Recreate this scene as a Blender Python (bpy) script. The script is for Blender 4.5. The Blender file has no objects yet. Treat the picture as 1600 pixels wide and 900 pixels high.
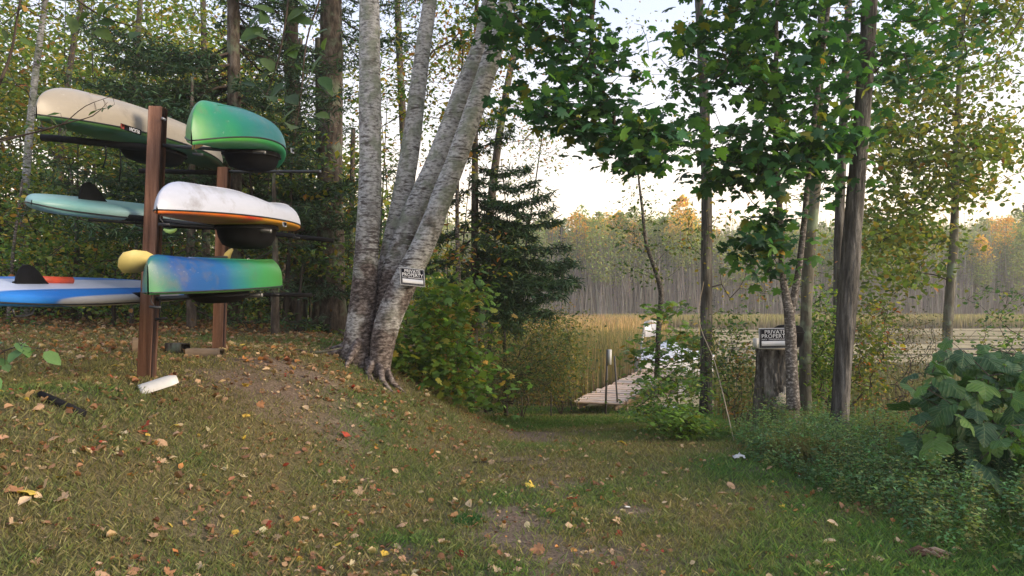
import bpy, math, random
import numpy as np
from mathutils import Vector, Matrix
R = math.radians
random.seed(7); rng = np.random.default_rng(7)
scene = bpy.context.scene
COL = scene.collection

# ---------------------------------------------------------------- camera
CAMZ = 1.6
PITCH = math.atan(30 / 1200)
cd = bpy.data.cameras.new('camera'); cam = bpy.data.objects.new('camera', cd); COL.objects.link(cam)
cd.sensor_width = 36; cd.lens = 27; cd.clip_start = .05; cd.clip_end = 3000
cam.location = (0, 0, CAMZ); cam.rotation_euler = (math.pi / 2 + PITCH, 0, 0)
scene.camera = cam

# ---------------------------------------------------------------- light
SUN_EL, SUN_AZ = R(17), R(108)          # azimuth measured from +Y towards +X: low sun off to the right, a little behind
world = bpy.data.worlds.new('World'); scene.world = world; world.use_nodes = True
wt = world.node_tree; wt.nodes.clear()
def wn(t, **k):
    n = wt.nodes.new(t)
    for a, b in k.items(): setattr(n, a, b)
    return n
sky = wn('ShaderNodeTexSky', sky_type='NISHITA', sun_disc=False, sun_elevation=SUN_EL, sun_rotation=SUN_AZ,
         air_density=1.4, dust_density=3.0, ozone_density=1.5)
tc = wn('ShaderNodeTexCoord'); sx = wn('ShaderNodeSeparateXYZ')
wt.links.new(tc.outputs['Generated'], sx.inputs[0])
ramp = wn('ShaderNodeValToRGB')       # thin high cloud: creamy near the horizon, pale lavender blue above
e = ramp.color_ramp.elements
e[0].position = 0.0; e[0].color = (.82, .60, .40, 1)
e[1].position = 0.75; e[1].color = (.36, .40, .52, 1)
m_ = e.new(0.13); m_.color = (.76, .63, .50, 1)
m_ = e.new(0.36); m_.color = (.33, .35, .45, 1)
m_ = e.new(0.22); m_.color = (.50, .46, .46, 1)
wt.links.new(sx.outputs['Z'], ramp.inputs[0])
cn = wn('ShaderNodeTexNoise'); cn.inputs['Scale'].default_value = 2.2; cn.inputs['Detail'].default_value = 5
wt.links.new(tc.outputs['Generated'], cn.inputs['Vector'])
cr = wn('ShaderNodeMapRange'); cr.inputs[1].default_value = .3; cr.inputs[2].default_value = .7
cr.inputs[3].default_value = .92; cr.inputs[4].default_value = 1.08
wt.links.new(cn.outputs[0], cr.inputs[0])
vm = wn('ShaderNodeVectorMath', operation='SCALE')
wt.links.new(ramp.outputs[0], vm.inputs[0]); 
ms = wn('ShaderNodeMath', operation='MULTIPLY'); ms.inputs[1].default_value = 11.0
wt.links.new(cr.outputs[0], ms.inputs[0]); wt.links.new(ms.outputs[0], vm.inputs['Scale'])
mx = wn('ShaderNodeMix', data_type='RGBA'); mx.inputs[0].default_value = .72
wt.links.new(sky.outputs[0], mx.inputs[6]); wt.links.new(vm.outputs[0], mx.inputs[7])
bg = wn('ShaderNodeBackground'); bg.inputs[1].default_value = .1
wt.links.new(mx.outputs[2], bg.inputs[0])
wo = wn('ShaderNodeOutputWorld'); wt.links.new(bg.outputs[0], wo.inputs[0])
sd = bpy.data.lights.new('sun', 'SUN'); sun = bpy.data.objects.new('sun', sd); COL.objects.link(sun)
sd.energy = 1.5; sd.angle = R(25); sd.color = (1, .82, .62)
sdir = Vector((math.sin(SUN_AZ) * math.cos(SUN_EL), math.cos(SUN_AZ) * math.cos(SUN_EL), math.sin(SUN_EL)))
sun.rotation_euler = (-sdir).to_track_quat('-Z', 'Y').to_euler()
vs = scene.view_settings
vs.view_transform = 'Standard'; vs.look = 'None'; vs.exposure = 1.6; vs.gamma = 1
scene.cycles.max_bounces = 6; scene.cycles.transmission_bounces = 4; scene.cycles.diffuse_bounces = 4
scene.cycles.use_fast_gi = False

HAZE = .0011
# ---------------------------------------------------------------- helpers
def sst(t):
    t = np.clip(t, 0, 1); return t * t * (3 - 2 * t)
def P(px, py, d):
    """point of the place seen at photo pixel px, py and lying d metres ahead"""
    u = (px - 800) / 1200; v = (450 - py) / 1200
    y = math.cos(PITCH) - v * math.sin(PITCH); z = math.sin(PITCH) + v * math.cos(PITCH)
    k = d / y
    return np.array([u * k, d, CAMZ + z * k])
def hash2(ix, iy, s):
    h = (ix.astype(np.int64) * 374761393 + iy.astype(np.int64) * 668265263 + s * 1442695041) & 0x7fffffff
    h = ((h ^ (h >> 13)) * 1274126177) & 0x7fffffff
    return ((h ^ (h >> 16)) & 0xffffff) / float(0xffffff)
def vnoise(x, y, scale, seed=0):
    x = np.asarray(x, float) / scale + 1000; y = np.asarray(y, float) / scale + 1000
    ix = np.floor(x); iy = np.floor(y); fx = x - ix; fy = y - iy
    fx = fx * fx * (3 - 2 * fx); fy = fy * fy * (3 - 2 * fy)
    a = hash2(ix, iy, seed); b = hash2(ix + 1, iy, seed); c = hash2(ix, iy + 1, seed); d = hash2(ix + 1, iy + 1, seed)
    return (a * (1 - fx) + b * fx) * (1 - fy) + (c * (1 - fx) + d * fx) * fy
def fbm(x, y, scale, seed=0, o=4):
    s = 0; a = .5; t = 0
    for i in range(o):
        s = s + a * vnoise(x, y, scale / 2 ** i, seed + i * 17); t += a; a *= .55
    return s / t
WATER = -0.66
def G(x, y):
    x = np.asarray(x, float); y = np.asarray(y, float)
    x0 = np.interp(y, [2, 3.3, 7, 10, 11.5, 14.5, 20, 45, 110], [-1.5, -1.25, -.4, .3, .25, -2.2, -4, -14, -30])
    m = sst((x0 - x) / 3.0)
    base = -.60 * sst((y - 7.5) / 9.5) - .75 * sst((y - 16.6) / 5)
    rise = .05 * np.clip(y - 7, 0, 6) + .03 * np.clip(-x - 3.5, 0, 12)
    z = base * (1 - m) + m * (.95 + rise)
    z = z + 1.7 * sst((y - 101) / 9) + .03 * np.clip(y - 112, 0, 200)
    near = sst((60 - y) / 30)
    z = z + near * ((fbm(x, y, 1.6, 3) - .5) * .10 + (fbm(x, y, .35, 9, 3) - .5) * .035)
    return z
def g(x, y): return float(G(x, y))

def mesh_np(name, V, F, col=None, smooth=False):
    me = bpy.data.meshes.new(name)
    V = np.asarray(V, np.float32)
    Fs = F if isinstance(F, list) else [F]
    Fs = [np.asarray(f, np.int32) for f in Fs if len(f)]
    me.vertices.add(len(V)); me.vertices.foreach_set('co', V.ravel())
    nl = sum(f.size for f in Fs); nf = sum(len(f) for f in Fs)
    me.loops.add(nl); me.polygons.add(nf)
    me.loops.foreach_set('vertex_index', np.concatenate([f.ravel() for f in Fs]))
    st = []; tot = []; o = 0
    for f in Fs:
        k = f.shape[1]; st.append(o + np.arange(len(f)) * k); tot.append(np.full(len(f), k)); o += f.size
    me.polygons.foreach_set('loop_start', np.concatenate(st).astype(np.int32))
    me.polygons.foreach_set('loop_total', np.concatenate(tot).astype(np.int32))
    me.update(calc_edges=True)
    if smooth: me.polygons.foreach_set('use_smooth', np.ones(nf, bool))
    if col is not None:
        c = np.ones((len(V), 4), np.float32); c[:, :3] = col
        a = me.color_attributes.new('Col', 'FLOAT_COLOR', 'POINT'); a.data.foreach_set('color', c.ravel())
    return me
class MB:
    """collects pieces of one mesh"""
    def __init__(s): s.V = []; s.F = {}; s.n = 0; s.C = []
    def add(s, V, Fs, col=None):
        V = np.asarray(V, float).reshape(-1, 3)
        for f in (Fs if isinstance(Fs, list) else [Fs]):
            f = np.asarray(f)
            if len(f): s.F.setdefault(f.shape[1], []).append(f + s.n)
        s.V.append(V); s.n += len(V)
        if col is not None: s.C.append(np.broadcast_to(np.asarray(col, float), (len(V), 3)))
        return s
    def mesh(s, name, smooth=False):
        col = np.concatenate(s.C) if s.C and sum(len(c) for c in s.C) == s.n else None
        return mesh_np(name, np.concatenate(s.V), [np.concatenate(f) for f in s.F.values()], col, smooth)
def link(name, me, mat=None, parent=None, smooth=None):
    if isinstance(me, MB): me = me.mesh(name, bool(smooth))
    o = bpy.data.objects.new(name, me); COL.objects.link(o)
    if mat and len(me.materials) == 0: me.materials.append(mat)
    if parent is not None:
        o.parent = parent
        # parts are modelled in world space: take the parent's transform back out
        if not parent.get('local'): o.matrix_parent_inverse = parent.matrix_basis.inverted() if parent.parent is None else (parent.parent.matrix_basis @ Matrix()).inverted()
    return o
def thing(name, label, cat, loc=(0, 0, 0), rot=(0, 0, 0), group=None, local=False):
    o = bpy.data.objects.new(name, None); COL.objects.link(o)
    o.location = loc; o.rotation_euler = rot; o['label'] = label; o['category'] = cat
    o.empty_display_size = .1
    if group: o['group'] = group
    if local: o['local'] = 1
    bpy.context.view_layer.update()
    return o
def tag(o, label=None, cat=None, group=None, kind=None):
    if label: o['label'] = label
    if cat: o['category'] = cat
    if group: o['group'] = group
    if kind: o['kind'] = kind
    return o
def kid(name, me, mat, parent, smooth=False, kind=None, label=None, loc=None, rot=None):
    """child in its parent's own coordinates"""
    if isinstance(me, MB): me = me.mesh(name, smooth)
    o = bpy.data.objects.new(name, me); COL.objects.link(o); o.parent = parent
    if mat and len(me.materials) == 0: me.materials.append(mat)
    if kind: o['kind'] = kind
    if label: o['label'] = label
    if loc is not None: o.location = loc
    if rot is not None: o.rotation_euler = rot
    return o

def box(mb, c, s, rot=0, bev=0.0, col=None, M=None):
    x, y, z = s[0] / 2, s[1] / 2, s[2] / 2
    b = min(bev, x * .9, y * .9, z * .9)
    if b <= 0:
        V = np.array([[i * x, j * y, k * z] for k in (-1, 1) for j in (-1, 1) for i in (-1, 1)])
        F = [[0, 2, 3, 1], [4, 5, 7, 6], [0, 1, 5, 4], [2, 6, 7, 3], [0, 4, 6, 2], [1, 3, 7, 5]]
        F = np.array(F); Fs = [F]
    else:
        V = []; 
        for k in (-1, 1):
            for j in (-1, 1):
                for i in (-1, 1):
                    V += [[i * x, j * (y - b), k * (z - b)], [i * (x - b), j * y, k * (z - b)], [i * (x - b), j * (y - b), k * z]]
        V = np.array(V)
        vi = lambda i, j, k, a: 3 * ((k > 0) * 4 + (j > 0) * 2 + (i > 0)) + a
        Q = []; T = []
        for sgn in (-1, 1):
            Q.append([vi(sgn, -1, -1, 0), vi(sgn, 1, -1, 0), vi(sgn, 1, 1, 0), vi(sgn, -1, 1, 0)][::sgn])
            Q.append([vi(-1, sgn, -1, 1), vi(1, sgn, -1, 1), vi(1, sgn, 1, 1), vi(-1, sgn, 1, 1)][::-sgn])
            Q.append([vi(-1, -1, sgn, 2), vi(1, -1, sgn, 2), vi(1, 1, sgn, 2), vi(-1, 1, sgn, 2)][::sgn])
        for a in (-1, 1):
            for c_ in (-1, 1):
                Q.append([vi(a, c_, -1, 0), vi(a, c_, 1, 0), vi(a, c_, 1, 1), vi(a, c_, -1, 1)][::a * c_])
                Q.append([vi(a, -1, c_, 0), vi(a, -1, c_, 2), vi(a, 1, c_, 2), vi(a, 1, c_, 0)][::a * c_])
                Q.append([vi(-1, a, c_, 1), vi(1, a, c_, 1), vi(1, a, c_, 2), vi(-1, a, c_, 2)][::-a * c_])
        for k in (-1, 1):
            for j in (-1, 1):
                for i in (-1, 1):
                    T.append([vi(i, j, k, 0), vi(i, j, k, 1), vi(i, j, k, 2)][::i * j * k])
        Fs = [np.array(Q), np.array(T)]
    if M is not None: V = V @ np.array(M).T
    elif rot:
        ca, sa = math.cos(rot), math.sin(rot); V = V @ np.array([[ca, sa, 0], [-sa, ca, 0], [0, 0, 1]])
    mb.add(V + np.array(c), Fs, col); return mb

def frames(pts):
    pts = np.asarray(pts, float); n = len(pts)
    T = np.gradient(pts, axis=0); T /= np.linalg.norm(T, axis=1)[:, None] + 1e-9
    a = np.array([1., 0, 0]) if abs(T[0][0]) < .8 else np.array([0, 1., 0])
    U = np.zeros_like(T); u = a - T[0] * a.dot(T[0]); u /= np.linalg.norm(u); U[0] = u
    for i in range(1, n):
        u = u - T[i] * u.dot(T[i]); u /= np.linalg.norm(u) + 1e-9; U[i] = u
    W = np.cross(T, U); return T, U, W
def tube(mb, pts, rad, sides=8, rough=0.0, cap=True, col=None, seed=0, ridge=0.0, nr=9, squash=None):
    pts = np.asarray(pts, float); n = len(pts); rad = np.broadcast_to(np.asarray(rad, float), (n,))
    T, U, W = frames(pts)
    th = np.linspace(0, 2 * np.pi, sides, endpoint=False)
    ln = np.concatenate([[0], np.cumsum(np.linalg.norm(np.diff(pts, axis=0), axis=1))])
    rr = rad[:, None] * np.ones(sides)[None]
    if rough:
        rr = rr * (1 + rough * (fbm(np.cos(th)[None] * 2 + seed * 7.3, ln[:, None] * 3 + np.sin(th)[None] * 2, 1., seed) - .5) * 2)
    if ridge:
        a = th[None] / (2 * np.pi) * nr + (vnoise(ln[:, None] * .4 + 3 * np.cos(th)[None], ln[:, None] + 3 * np.sin(th)[None], .16, seed + 5) - .5) * 2.4
        rdg = np.abs(((a % 1) - .5) * 2) ** .8
        br = vnoise(np.cos(th)[None] * 3 + 9, ln[:, None] + np.sin(th)[None] * 2, .09, seed + 8)
        rr = rr * (1 - ridge * (1 - rdg) * (.6 + .6 * br))
    V = pts[:, None] + rr[..., None] * (np.cos(th)[None, :, None] * U[:, None] + np.sin(th)[None, :, None] * W[:, None])
    V = V.reshape(-1, 3)
    i = np.arange(n - 1)[:, None] * sides; j = np.arange(sides)[None]
    F = np.stack([i + j, i + (j + 1) % sides, i + sides + (j + 1) % sides, i + sides + j], -1).reshape(-1, 4)
    Fs = [F]
    if cap:
        V = np.vstack([V, pts[:1], pts[-1:]]); k = n * sides
        jj = np.arange(sides)
        Fs.append(np.concatenate([np.stack([(jj + 1) % sides, jj, np.full(sides, k)], -1),
                                  np.stack([(n - 1) * sides + jj, (n - 1) * sides + (jj + 1) % sides, np.full(sides, k + 1)], -1)]))
    mb.add(V, Fs, col); return mb
def resample(pts, rad, step):
    pts = np.asarray(pts, float); rad = np.asarray(rad, float)
    n = len(pts); 
    ln = np.concatenate([[0], np.cumsum(np.linalg.norm(np.diff(pts, axis=0), axis=1))])
    m = max(4, int(ln[-1] / step)); s = np.linspace(0, ln[-1], m)
    # smooth interpolation (Catmull-Rom by hermite)
    tang = np.gradient(pts, ln, axis=0)
    out = np.zeros((m, 3)); k = np.clip(np.searchsorted(ln, s, 'right') - 1, 0, n - 2)
    h = ln[k + 1] - ln[k]; t = (s - ln[k]) / h
    h00 = 2 * t**3 - 3 * t**2 + 1; h10 = t**3 - 2 * t**2 + t; h01 = -2 * t**3 + 3 * t**2; h11 = t**3 - t**2
    out = h00[:, None] * pts[k] + (h10 * h)[:, None] * tang[k] + h01[:, None] * pts[k + 1] + (h11 * h)[:, None] * tang[k + 1]
    return out, np.interp(s, ln, rad)

# leaf templates: x across, y along, z normal
T_SIMPLE = (np.array([[0, 0, 0], [.27, .4, .06], [0, 1, -.05], [-.27, .4, .06]]), np.array([[0, 1, 2], [0, 2, 3]]))
T_OVAL = (np.array([[0, 0, 0], [.25, .18, .05], [.33, .5, .07], [.16, .85, .02], [0, 1, -.08], [-.16, .85, .02], [-.33, .5, .07], [-.25, .18, .05], [0, .5, 0]]),
          np.array([[8, 0, 1], [8, 1, 2], [8, 2, 3], [8, 3, 4], [8, 4, 5], [8, 5, 6], [8, 6, 7], [8, 7, 0]]))
T_NARROW = (np.array([[0, 0, 0], [.10, .4, .03], [0, 1, -.12], [-.10, .4, .03]]), np.array([[0, 1, 2], [0, 2, 3]]))
T_SPRAY = (np.array([[0, 0, 0], [.16, .25, .03], [.13, .7, 0], [0, 1, -.03], [-.13, .7, 0], [-.16, .25, .03]]), np.array([[0, 1, 2], [0, 2, 3], [0, 3, 4], [0, 4, 5]]))
_mo = [(0, 0), (.20, -.10), (.30, -.02), (.24, .10), (.50, .08), (.62, .26), (.42, .32), (.58, .48), (.48, .64), (.26, .55), (.20, .78), (0, 1.02)]
_mv = [(x, y) for x, y in _mo] + [(-x, y) for x, y in _mo[-2:0:-1]]
_mV = np.array([[x, y, -.28 * (x * x + (y - .35) ** 2)] for x, y in _mv] + [[0, .33, .02]])
T_MAPLE = (_mV, np.array([[len(_mv), (i + 1) % len(_mv), i] for i in range(len(_mv))]))
def leaves(mb, tpl, pos, size, col, up=.75, droop=None, spread=1.0, nrm=None):
    """adds one leaf per position; normals scatter about +Z (up=0: any way)"""
    pos = np.asarray(pos, float); N = len(pos)
    if N == 0: return mb
    V, F = tpl
    if nrm is None:
        n = rng.normal(size=(N, 3)); n /= np.linalg.norm(n, axis=1)[:, None]; n[:, 2] = np.abs(n[:, 2])
        n = n * (1 - up) * spread + np.array([0, 0, up])
    else: n = nrm
    n = n / np.linalg.norm(n, axis=1)[:, None]
    t = rng.normal(size=(N, 3))
    if droop is not None: t[:, 2] -= droop
    t = t - n * (t * n).sum(1)[:, None]; t /= np.linalg.norm(t, axis=1)[:, None]
    b = np.cross(t, n); size = np.broadcast_to(size, (N,))
    cz = rng.uniform(-.4, 2.6, N)[:, None, None]; asp = rng.uniform(.78, 1.15, N)[:, None, None]
    W = pos[:, None] + size[:, None, None] * (V[None, :, 0:1] * b[:, None] * asp + V[None, :, 1:2] * t[:, None] + cz * V[None, :, 2:3] * n[:, None])
    k = len(V)
    FF = (F[None] + (np.arange(N) * k)[:, None, None]).reshape(-1, F.shape[1])
    mb.add(W.reshape(-1, 3), FF, np.repeat(np.asarray(col), k, 0)); return mb
def pal(cols, N, w=None, jit=.18):
    cols = np.array(cols, float); i = rng.choice(len(cols), N, p=w)
    c = cols[i] * (1 + rng.normal(size=(N, 1)) * jit) * (1 + rng.normal(size=(N, 3)) * .05)
    return np.clip(c, .004, .9)

# ---------------------------------------------------------------- materials
def new_mat(name):
    m = bpy.data.materials.new(name); m.use_nodes = True; nt = m.node_tree; nt.nodes.clear()
    return m, nt
def N_(nt, t, **k):
    n = nt.nodes.new(t)
    for a, b in k.items():
        if a.startswith('i_'): n.inputs[a[2:].replace('_', ' ')].default_value = b
        else: setattr(n, a, b)
    return n
def out(nt, sh):
    o = nt.nodes.new('ShaderNodeOutputMaterial'); nt.links.new(sh, o.inputs[0]); return o
def noise(nt, scale, detail=4, vec=None, rough=.55, stretch=None):
    n = N_(nt, 'ShaderNodeTexNoise'); n.inputs['Scale'].default_value = scale; n.inputs['Detail'].default_value = detail; n.inputs['Roughness'].default_value = rough
    if vec is not None:
        if stretch:
            mp = N_(nt, 'ShaderNodeMapping'); mp.inputs['Scale'].default_value = stretch
            nt.links.new(vec, mp.inputs[0]); vec = mp.outputs[0]
        nt.links.new(vec, n.inputs['Vector'])
    return n.outputs[0]
def rampn(nt, fac, stops):
    r = N_(nt, 'ShaderNodeValToRGB'); e = r.color_ramp.elements
    e[0].position, e[0].color = stops[0][0], (*stops[0][1], 1); e[1].position, e[1].color = stops[-1][0], (*stops[-1][1], 1)
    for p, c in stops[1:-1]:
        q = e.new(p); q.color = (*c, 1)
    nt.links.new(fac, r.inputs[0]); return r.outputs[0]
def mixc(nt, f, a, b, mode='MIX'):
    m = N_(nt, 'ShaderNodeMix', data_type='RGBA', blend_type=mode)
    for i, v in ((0, f), (6, a), (7, b)):
        if isinstance(v, (int, float)): m.inputs[i].default_value = v
        elif isinstance(v, tuple): m.inputs[i].default_value = (*v, 1)
        else: nt.links.new(v, m.inputs[i])
    return m.outputs[2]
def bump(nt, h, strength=.3, dist=.01):
    b = N_(nt, 'ShaderNodeBump'); b.inputs['Strength'].default_value = strength; b.inputs['Distance'].default_value = dist
    nt.links.new(h, b.inputs['Height']); return b.outputs[0]
def princ(nt, col=None, rough=.6, spec=.4, nrm=None, metal=0.):
    p = N_(nt, 'ShaderNodeBsdfPrincipled'); p.inputs['Roughness'].default_value = rough
    p.inputs['Specular IOR Level'].default_value = spec; p.inputs['Metallic'].default_value = metal
    if isinstance(col, tuple): p.inputs['Base Color'].default_value = (*col, 1)
    elif col is not None: nt.links.new(col, p.inputs['Base Color'])
    if nrm is not None: nt.links.new(nrm, p.inputs['Normal'])
    return p
def obj_co(nt): return N_(nt, 'ShaderNodeTexCoord').outputs['Object']

def leaf_mat(name, trans=.38, rough=.5, spec=.35, var=False, base=None):
    m, nt = new_mat(name)
    if base is None: c = N_(nt, 'ShaderNodeAttribute', attribute_name='Col').outputs['Color']
    else: 
        oi = N_(nt, 'ShaderNodeObjectInfo'); c = rampn(nt, oi.outputs['Random'], base)
    n = noise(nt, 9, 3, obj_co(nt)); c = mixc(nt, .35, c, mixc(nt, n, (.25, .25, .25), (1.6, 1.6, 1.5)), 'MULTIPLY')
    p = princ(nt, c, rough, spec)
    t = N_(nt, 'ShaderNodeBsdfTranslucent'); 
    tcx = mixc(nt, 1.0, c, (1.35, 1.45, .6), 'MULTIPLY'); nt.links.new(tcx, t.inputs[0])
    mx = N_(nt, 'ShaderNodeMixShader'); mx.inputs[0].default_value = trans
    nt.links.new(p.outputs[0], mx.inputs[1]); nt.links.new(t.outputs[0], mx.inputs[2]); out(nt, mx.outputs[0]); return m
M_LEAF = leaf_mat('leaf', spec=.25, rough=.55)
def broad_mat():
    m, nt = new_mat('broad_leaf'); co = obj_co(nt); s = N_(nt, 'ShaderNodeSeparateXYZ'); nt.links.new(co, s.inputs[0])
    def M(op, a, b=None, c=None):
        n = N_(nt, 'ShaderNodeMath', operation=op)
        for i, v in enumerate((a, b, c)):
            if v is None: continue
            if isinstance(v, (int, float)): n.inputs[i].default_value = v
            else: nt.links.new(v, n.inputs[i])
        return n.outputs[0]
    ax = M('ABSOLUTE', s.outputs[0]); t = M('SUBTRACT', s.outputs[1], M('MULTIPLY', ax, .9)); fr = M('ABSOLUTE', M('SUBTRACT', M('FRACT', M('MULTIPLY', t, 6.5)), .5))
    side = M('LESS_THAN', M('SUBTRACT', .5, fr), .045); mid = M('LESS_THAN', ax, .010); vein = M('MAXIMUM', side, mid)
    c = N_(nt, 'ShaderNodeAttribute', attribute_name='Col').outputs['Color']; n = noise(nt, 5, 5, co, .7); c = mixc(nt, .6, c, mixc(nt, n, (.4, .4, .4), (1.8, 1.8, 1.5)), 'MULTIPLY')
    sp = rampn(nt, noise(nt, 11, 3, co), [(.66, (0, 0, 0)), (.70, (1, 1, 1))]); c = mixc(nt, sp, c, (.20, .15, .05)); c = mixc(nt, M('MULTIPLY', vein, .55), c, (.17, .24, .11))
    p = princ(nt, c, .6, .2, bump(nt, fr, .35, .03)); t_ = N_(nt, 'ShaderNodeBsdfTranslucent'); nt.links.new(mixc(nt, 1.0, c, (1.4, 1.5, .6), 'MULTIPLY'), t_.inputs[0])
    mx = N_(nt, 'ShaderNodeMixShader'); mx.inputs[0].default_value = .3; nt.links.new(p.outputs[0], mx.inputs[1]); nt.links.new(t_.outputs[0], mx.inputs[2]); out(nt, mx.outputs[0]); return m
M_BROAD = broad_mat()
M_NEEDLE = leaf_mat('needle', .12, .6, .25)
M_DRY = leaf_mat('dry_leaf', .2, .75, .2)
M_GRASS = leaf_mat('grass', .4, .65, .2)
def bark(name, stops, scale=6, stretch=(1, 1, .12), bstr=.6, bd=.02, lichen=None):
    m, nt = new_mat(name); co = obj_co(nt)
    a = noise(nt, scale, 6, co, .65, stretch); f = noise(nt, scale * 6, 4, co, .6, (1, 1, .3)); big = noise(nt, 1.4, 3, co)
    c = rampn(nt, a, stops)
    c = mixc(nt, .5, c, mixc(nt, f, (.45, .45, .45), (1.5, 1.5, 1.5)), 'MULTIPLY')
    if lichen:
        lm = rampn(nt, noise(nt, 3.3, 5, co), [(.52, (0, 0, 0)), (.62, (1, 1, 1))])
        c = mixc(nt, lm, c, mixc(nt, f, lichen, tuple(v * 1.5 for v in lichen)))
    c = mixc(nt, .4, c, mixc(nt, big, (.55, .55, .55), (1.4, 1.4, 1.4)), 'MULTIPLY')
    hh = N_(nt, 'ShaderNodeMath', operation='ADD'); nt.links.new(a, hh.inputs[0]); 
    h2 = N_(nt, 'ShaderNodeMath', operation='MULTIPLY'); nt.links.new(f, h2.inputs[0]); h2.inputs[1].default_value = .35
    nt.links.new(h2.outputs[0], hh.inputs[1])
    out(nt, princ(nt, c, .9, .15, bump(nt, hh.outputs[0], bstr, bd)).outputs[0]); return m
M_BARK_GREY = bark('grey_bark', [(.35, (.030, .028, .025)), (.5, (.085, .080, .072)), (.66, (.20, .19, .175))], 14, (1, 1, .1), .9, .03)
M_BARK_DARK = bark('dark_bark', [(.35, (.030, .025, .020)), (.52, (.085, .068, .054)), (.68, (.17, .145, .12))], 14, (1, 1, .3), .8, .03, (.10, .12, .08))
M_BARK_MOSS = bark('lichen_bark', [(.3, (.05, .045, .035)), (.5, (.12, .115, .09)), (.7, (.22, .21, .18))], 10, (1, 1, .2), .7, .02, (.16, .20, .14))
M_BARK_SAP = bark('sapling_bark', [(.35, (.045, .038, .034)), (.52, (.10, .09, .08)), (.64, (.30, .28, .26))], 26, (1, 1, 1.6), .5, .01)
M_STUMP = bark('stump_bark', [(.36, (.030, .026, .022)), (.5, (.12, .11, .095)), (.64, (.30, .28, .25))], 11, (1, 1, .18), 1.0, .05)
M_TWIG = bark('twig_bark', [(.3, (.03, .024, .02)), (.6, (.08, .062, .05)), (.8, (.14, .115, .095))], 20, (1, 1, .5), .3, .005)
M_FARBARK = bark('pale_far_bark', [(.3, (.15, .135, .125)), (.6, (.23, .21, .195)), (.8, (.38, .35, .33))], 2, (1, 1, .3), .2, .02)
def birch_mat():
    m, nt = new_mat('birch_bark'); tcn = N_(nt, 'ShaderNodeTexCoord'); co = tcn.outputs['Object']
    att = N_(nt, 'ShaderNodeAttribute', attribute_name='Col'); sp = N_(nt, 'ShaderNodeSeparateColor'); nt.links.new(att.outputs['Color'], sp.inputs[0])
    low = sp.outputs[0]     # R: how far down the trunk (weathered dark foot)
    a = mixc(nt, .42, noise(nt, 5, 5, co, .6, (1, 1, 7)), noise(nt, 1.6, 4, co, .6)); b = noise(nt, 16, 5, co, .65, (1, 1, 2.2)); c3 = noise(nt, 2.2, 4, co)
    base = rampn(nt, b, [(.36, (.09, .085, .08)), (.46, (.28, .275, .265)), (.60, (.46, .455, .445))])
    lent = rampn(nt, a, [(.54, (0, 0, 0)), (.58, (1, 1, 1))])
    base = mixc(nt, lent, base, (.075, .065, .06))
    lic = rampn(nt, noise(nt, 4.4, 5, co), [(.50, (0, 0, 0)), (.6, (1, 1, 1))])
    base = mixc(nt, rampn(nt, noise(nt, 1.7, 6, co, .7, (1, 1, .8)), [(.53, (0, 0, 0)), (.66, (.8, .8, .8))]), base, (.10, .09, .085))
    base = mixc(nt, mixc(nt, 1.0, lic, (.85, .85, .85), 'MULTIPLY'), base, rampn(nt, b, [(.3, (.13, .15, .11)), (.7, (.27, .29, .23))]))
    foot = rampn(nt, b, [(.36, (.03, .025, .023)), (.5, (.10, .078, .07)), (.62, (.24, .21, .195))])
    s = N_(nt, 'ShaderNodeMath', operation='ADD'); nt.links.new(low, s.inputs[0])
    c4 = N_(nt, 'ShaderNodeMath', operation='MULTIPLY_ADD'); nt.links.new(c3, c4.inputs[0]); c4.inputs[1].default_value = 2.2; c4.inputs[2].default_value = -1.02
    nt.links.new(c4.outputs[0], s.inputs[1])
    lowm = rampn(nt, s.outputs[0], [(.4, (0, 0, 0)), (.62, (1, 1, 1))])
    base = mixc(nt, lowm, base, foot)
    h = N_(nt, 'ShaderNodeMath', operation='ADD'); nt.links.new(a, h.inputs[0]); nt.links.new(b, h.inputs[1])
    out(nt, princ(nt, base, .8, .2, bump(nt, h.outputs[0], .8, .02)).outputs[0]); return m
M_BIRCH = birch_mat()
def ground_mat():
    m, nt = new_mat('forest_ground'); co = obj_co(nt)
    c = N_(nt, 'ShaderNodeAttribute', attribute_name='Col').outputs['Color']
    f = noise(nt, 45, 8, co, .8); f2 = noise(nt, 6, 4, co)
    c = mixc(nt, .8, c, rampn(nt, f, [(.36, (.28, .27, .26)), (.5, (.9, .88, .85)), (.64, (1.9, 1.85, 1.75))]), 'MULTIPLY')
    c = mixc(nt, .5, c, mixc(nt, f2, (.6, .6, .55), (1.4, 1.4, 1.4)), 'MULTIPLY')
    out(nt, princ(nt, c, .95, .1, bump(nt, f, .9, .03)).outputs[0]); return m
M_GROUND = ground_mat()
def plain(name, col, rough=.5, spec=.4, var=.25, scale=8, bstr=.15, bd=.004, metal=0., stretch=None):
    m, nt = new_mat(name); co = obj_co(nt); n = noise(nt, scale, 5, co, .6, stretch)
    lo = tuple(v * (1 - var) for v in col); hi = tuple(min(1, v * (1 + var)) for v in col)
    c = rampn(nt, n, [(.3, lo), (.7, hi)])
    out(nt, princ(nt, c, rough, spec, bump(nt, n, bstr, bd), metal).outputs[0]); return m
M_BLACK = plain('black_fabric', (.005, .005, .0055), .85, .08)
M_PIPE = plain('black_pipe', (.02, .021, .023), .45, .4, .3, 20)
M_FOAM = plain('black_foam', (.010, .010, .011), .85, .15, .3, 30, .4)
M_STEEL = plain('dull_steel', (.28, .28, .29), .45, .5, .2, 30, .1, .002, .8)
M_CEDAR = bark('red_brown_timber', [(.34, (.085, .042, .028)), (.5, (.185, .095, .062)), (.66, (.27, .155, .11))], 16, (1, 1, .05), .5, .006)
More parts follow.
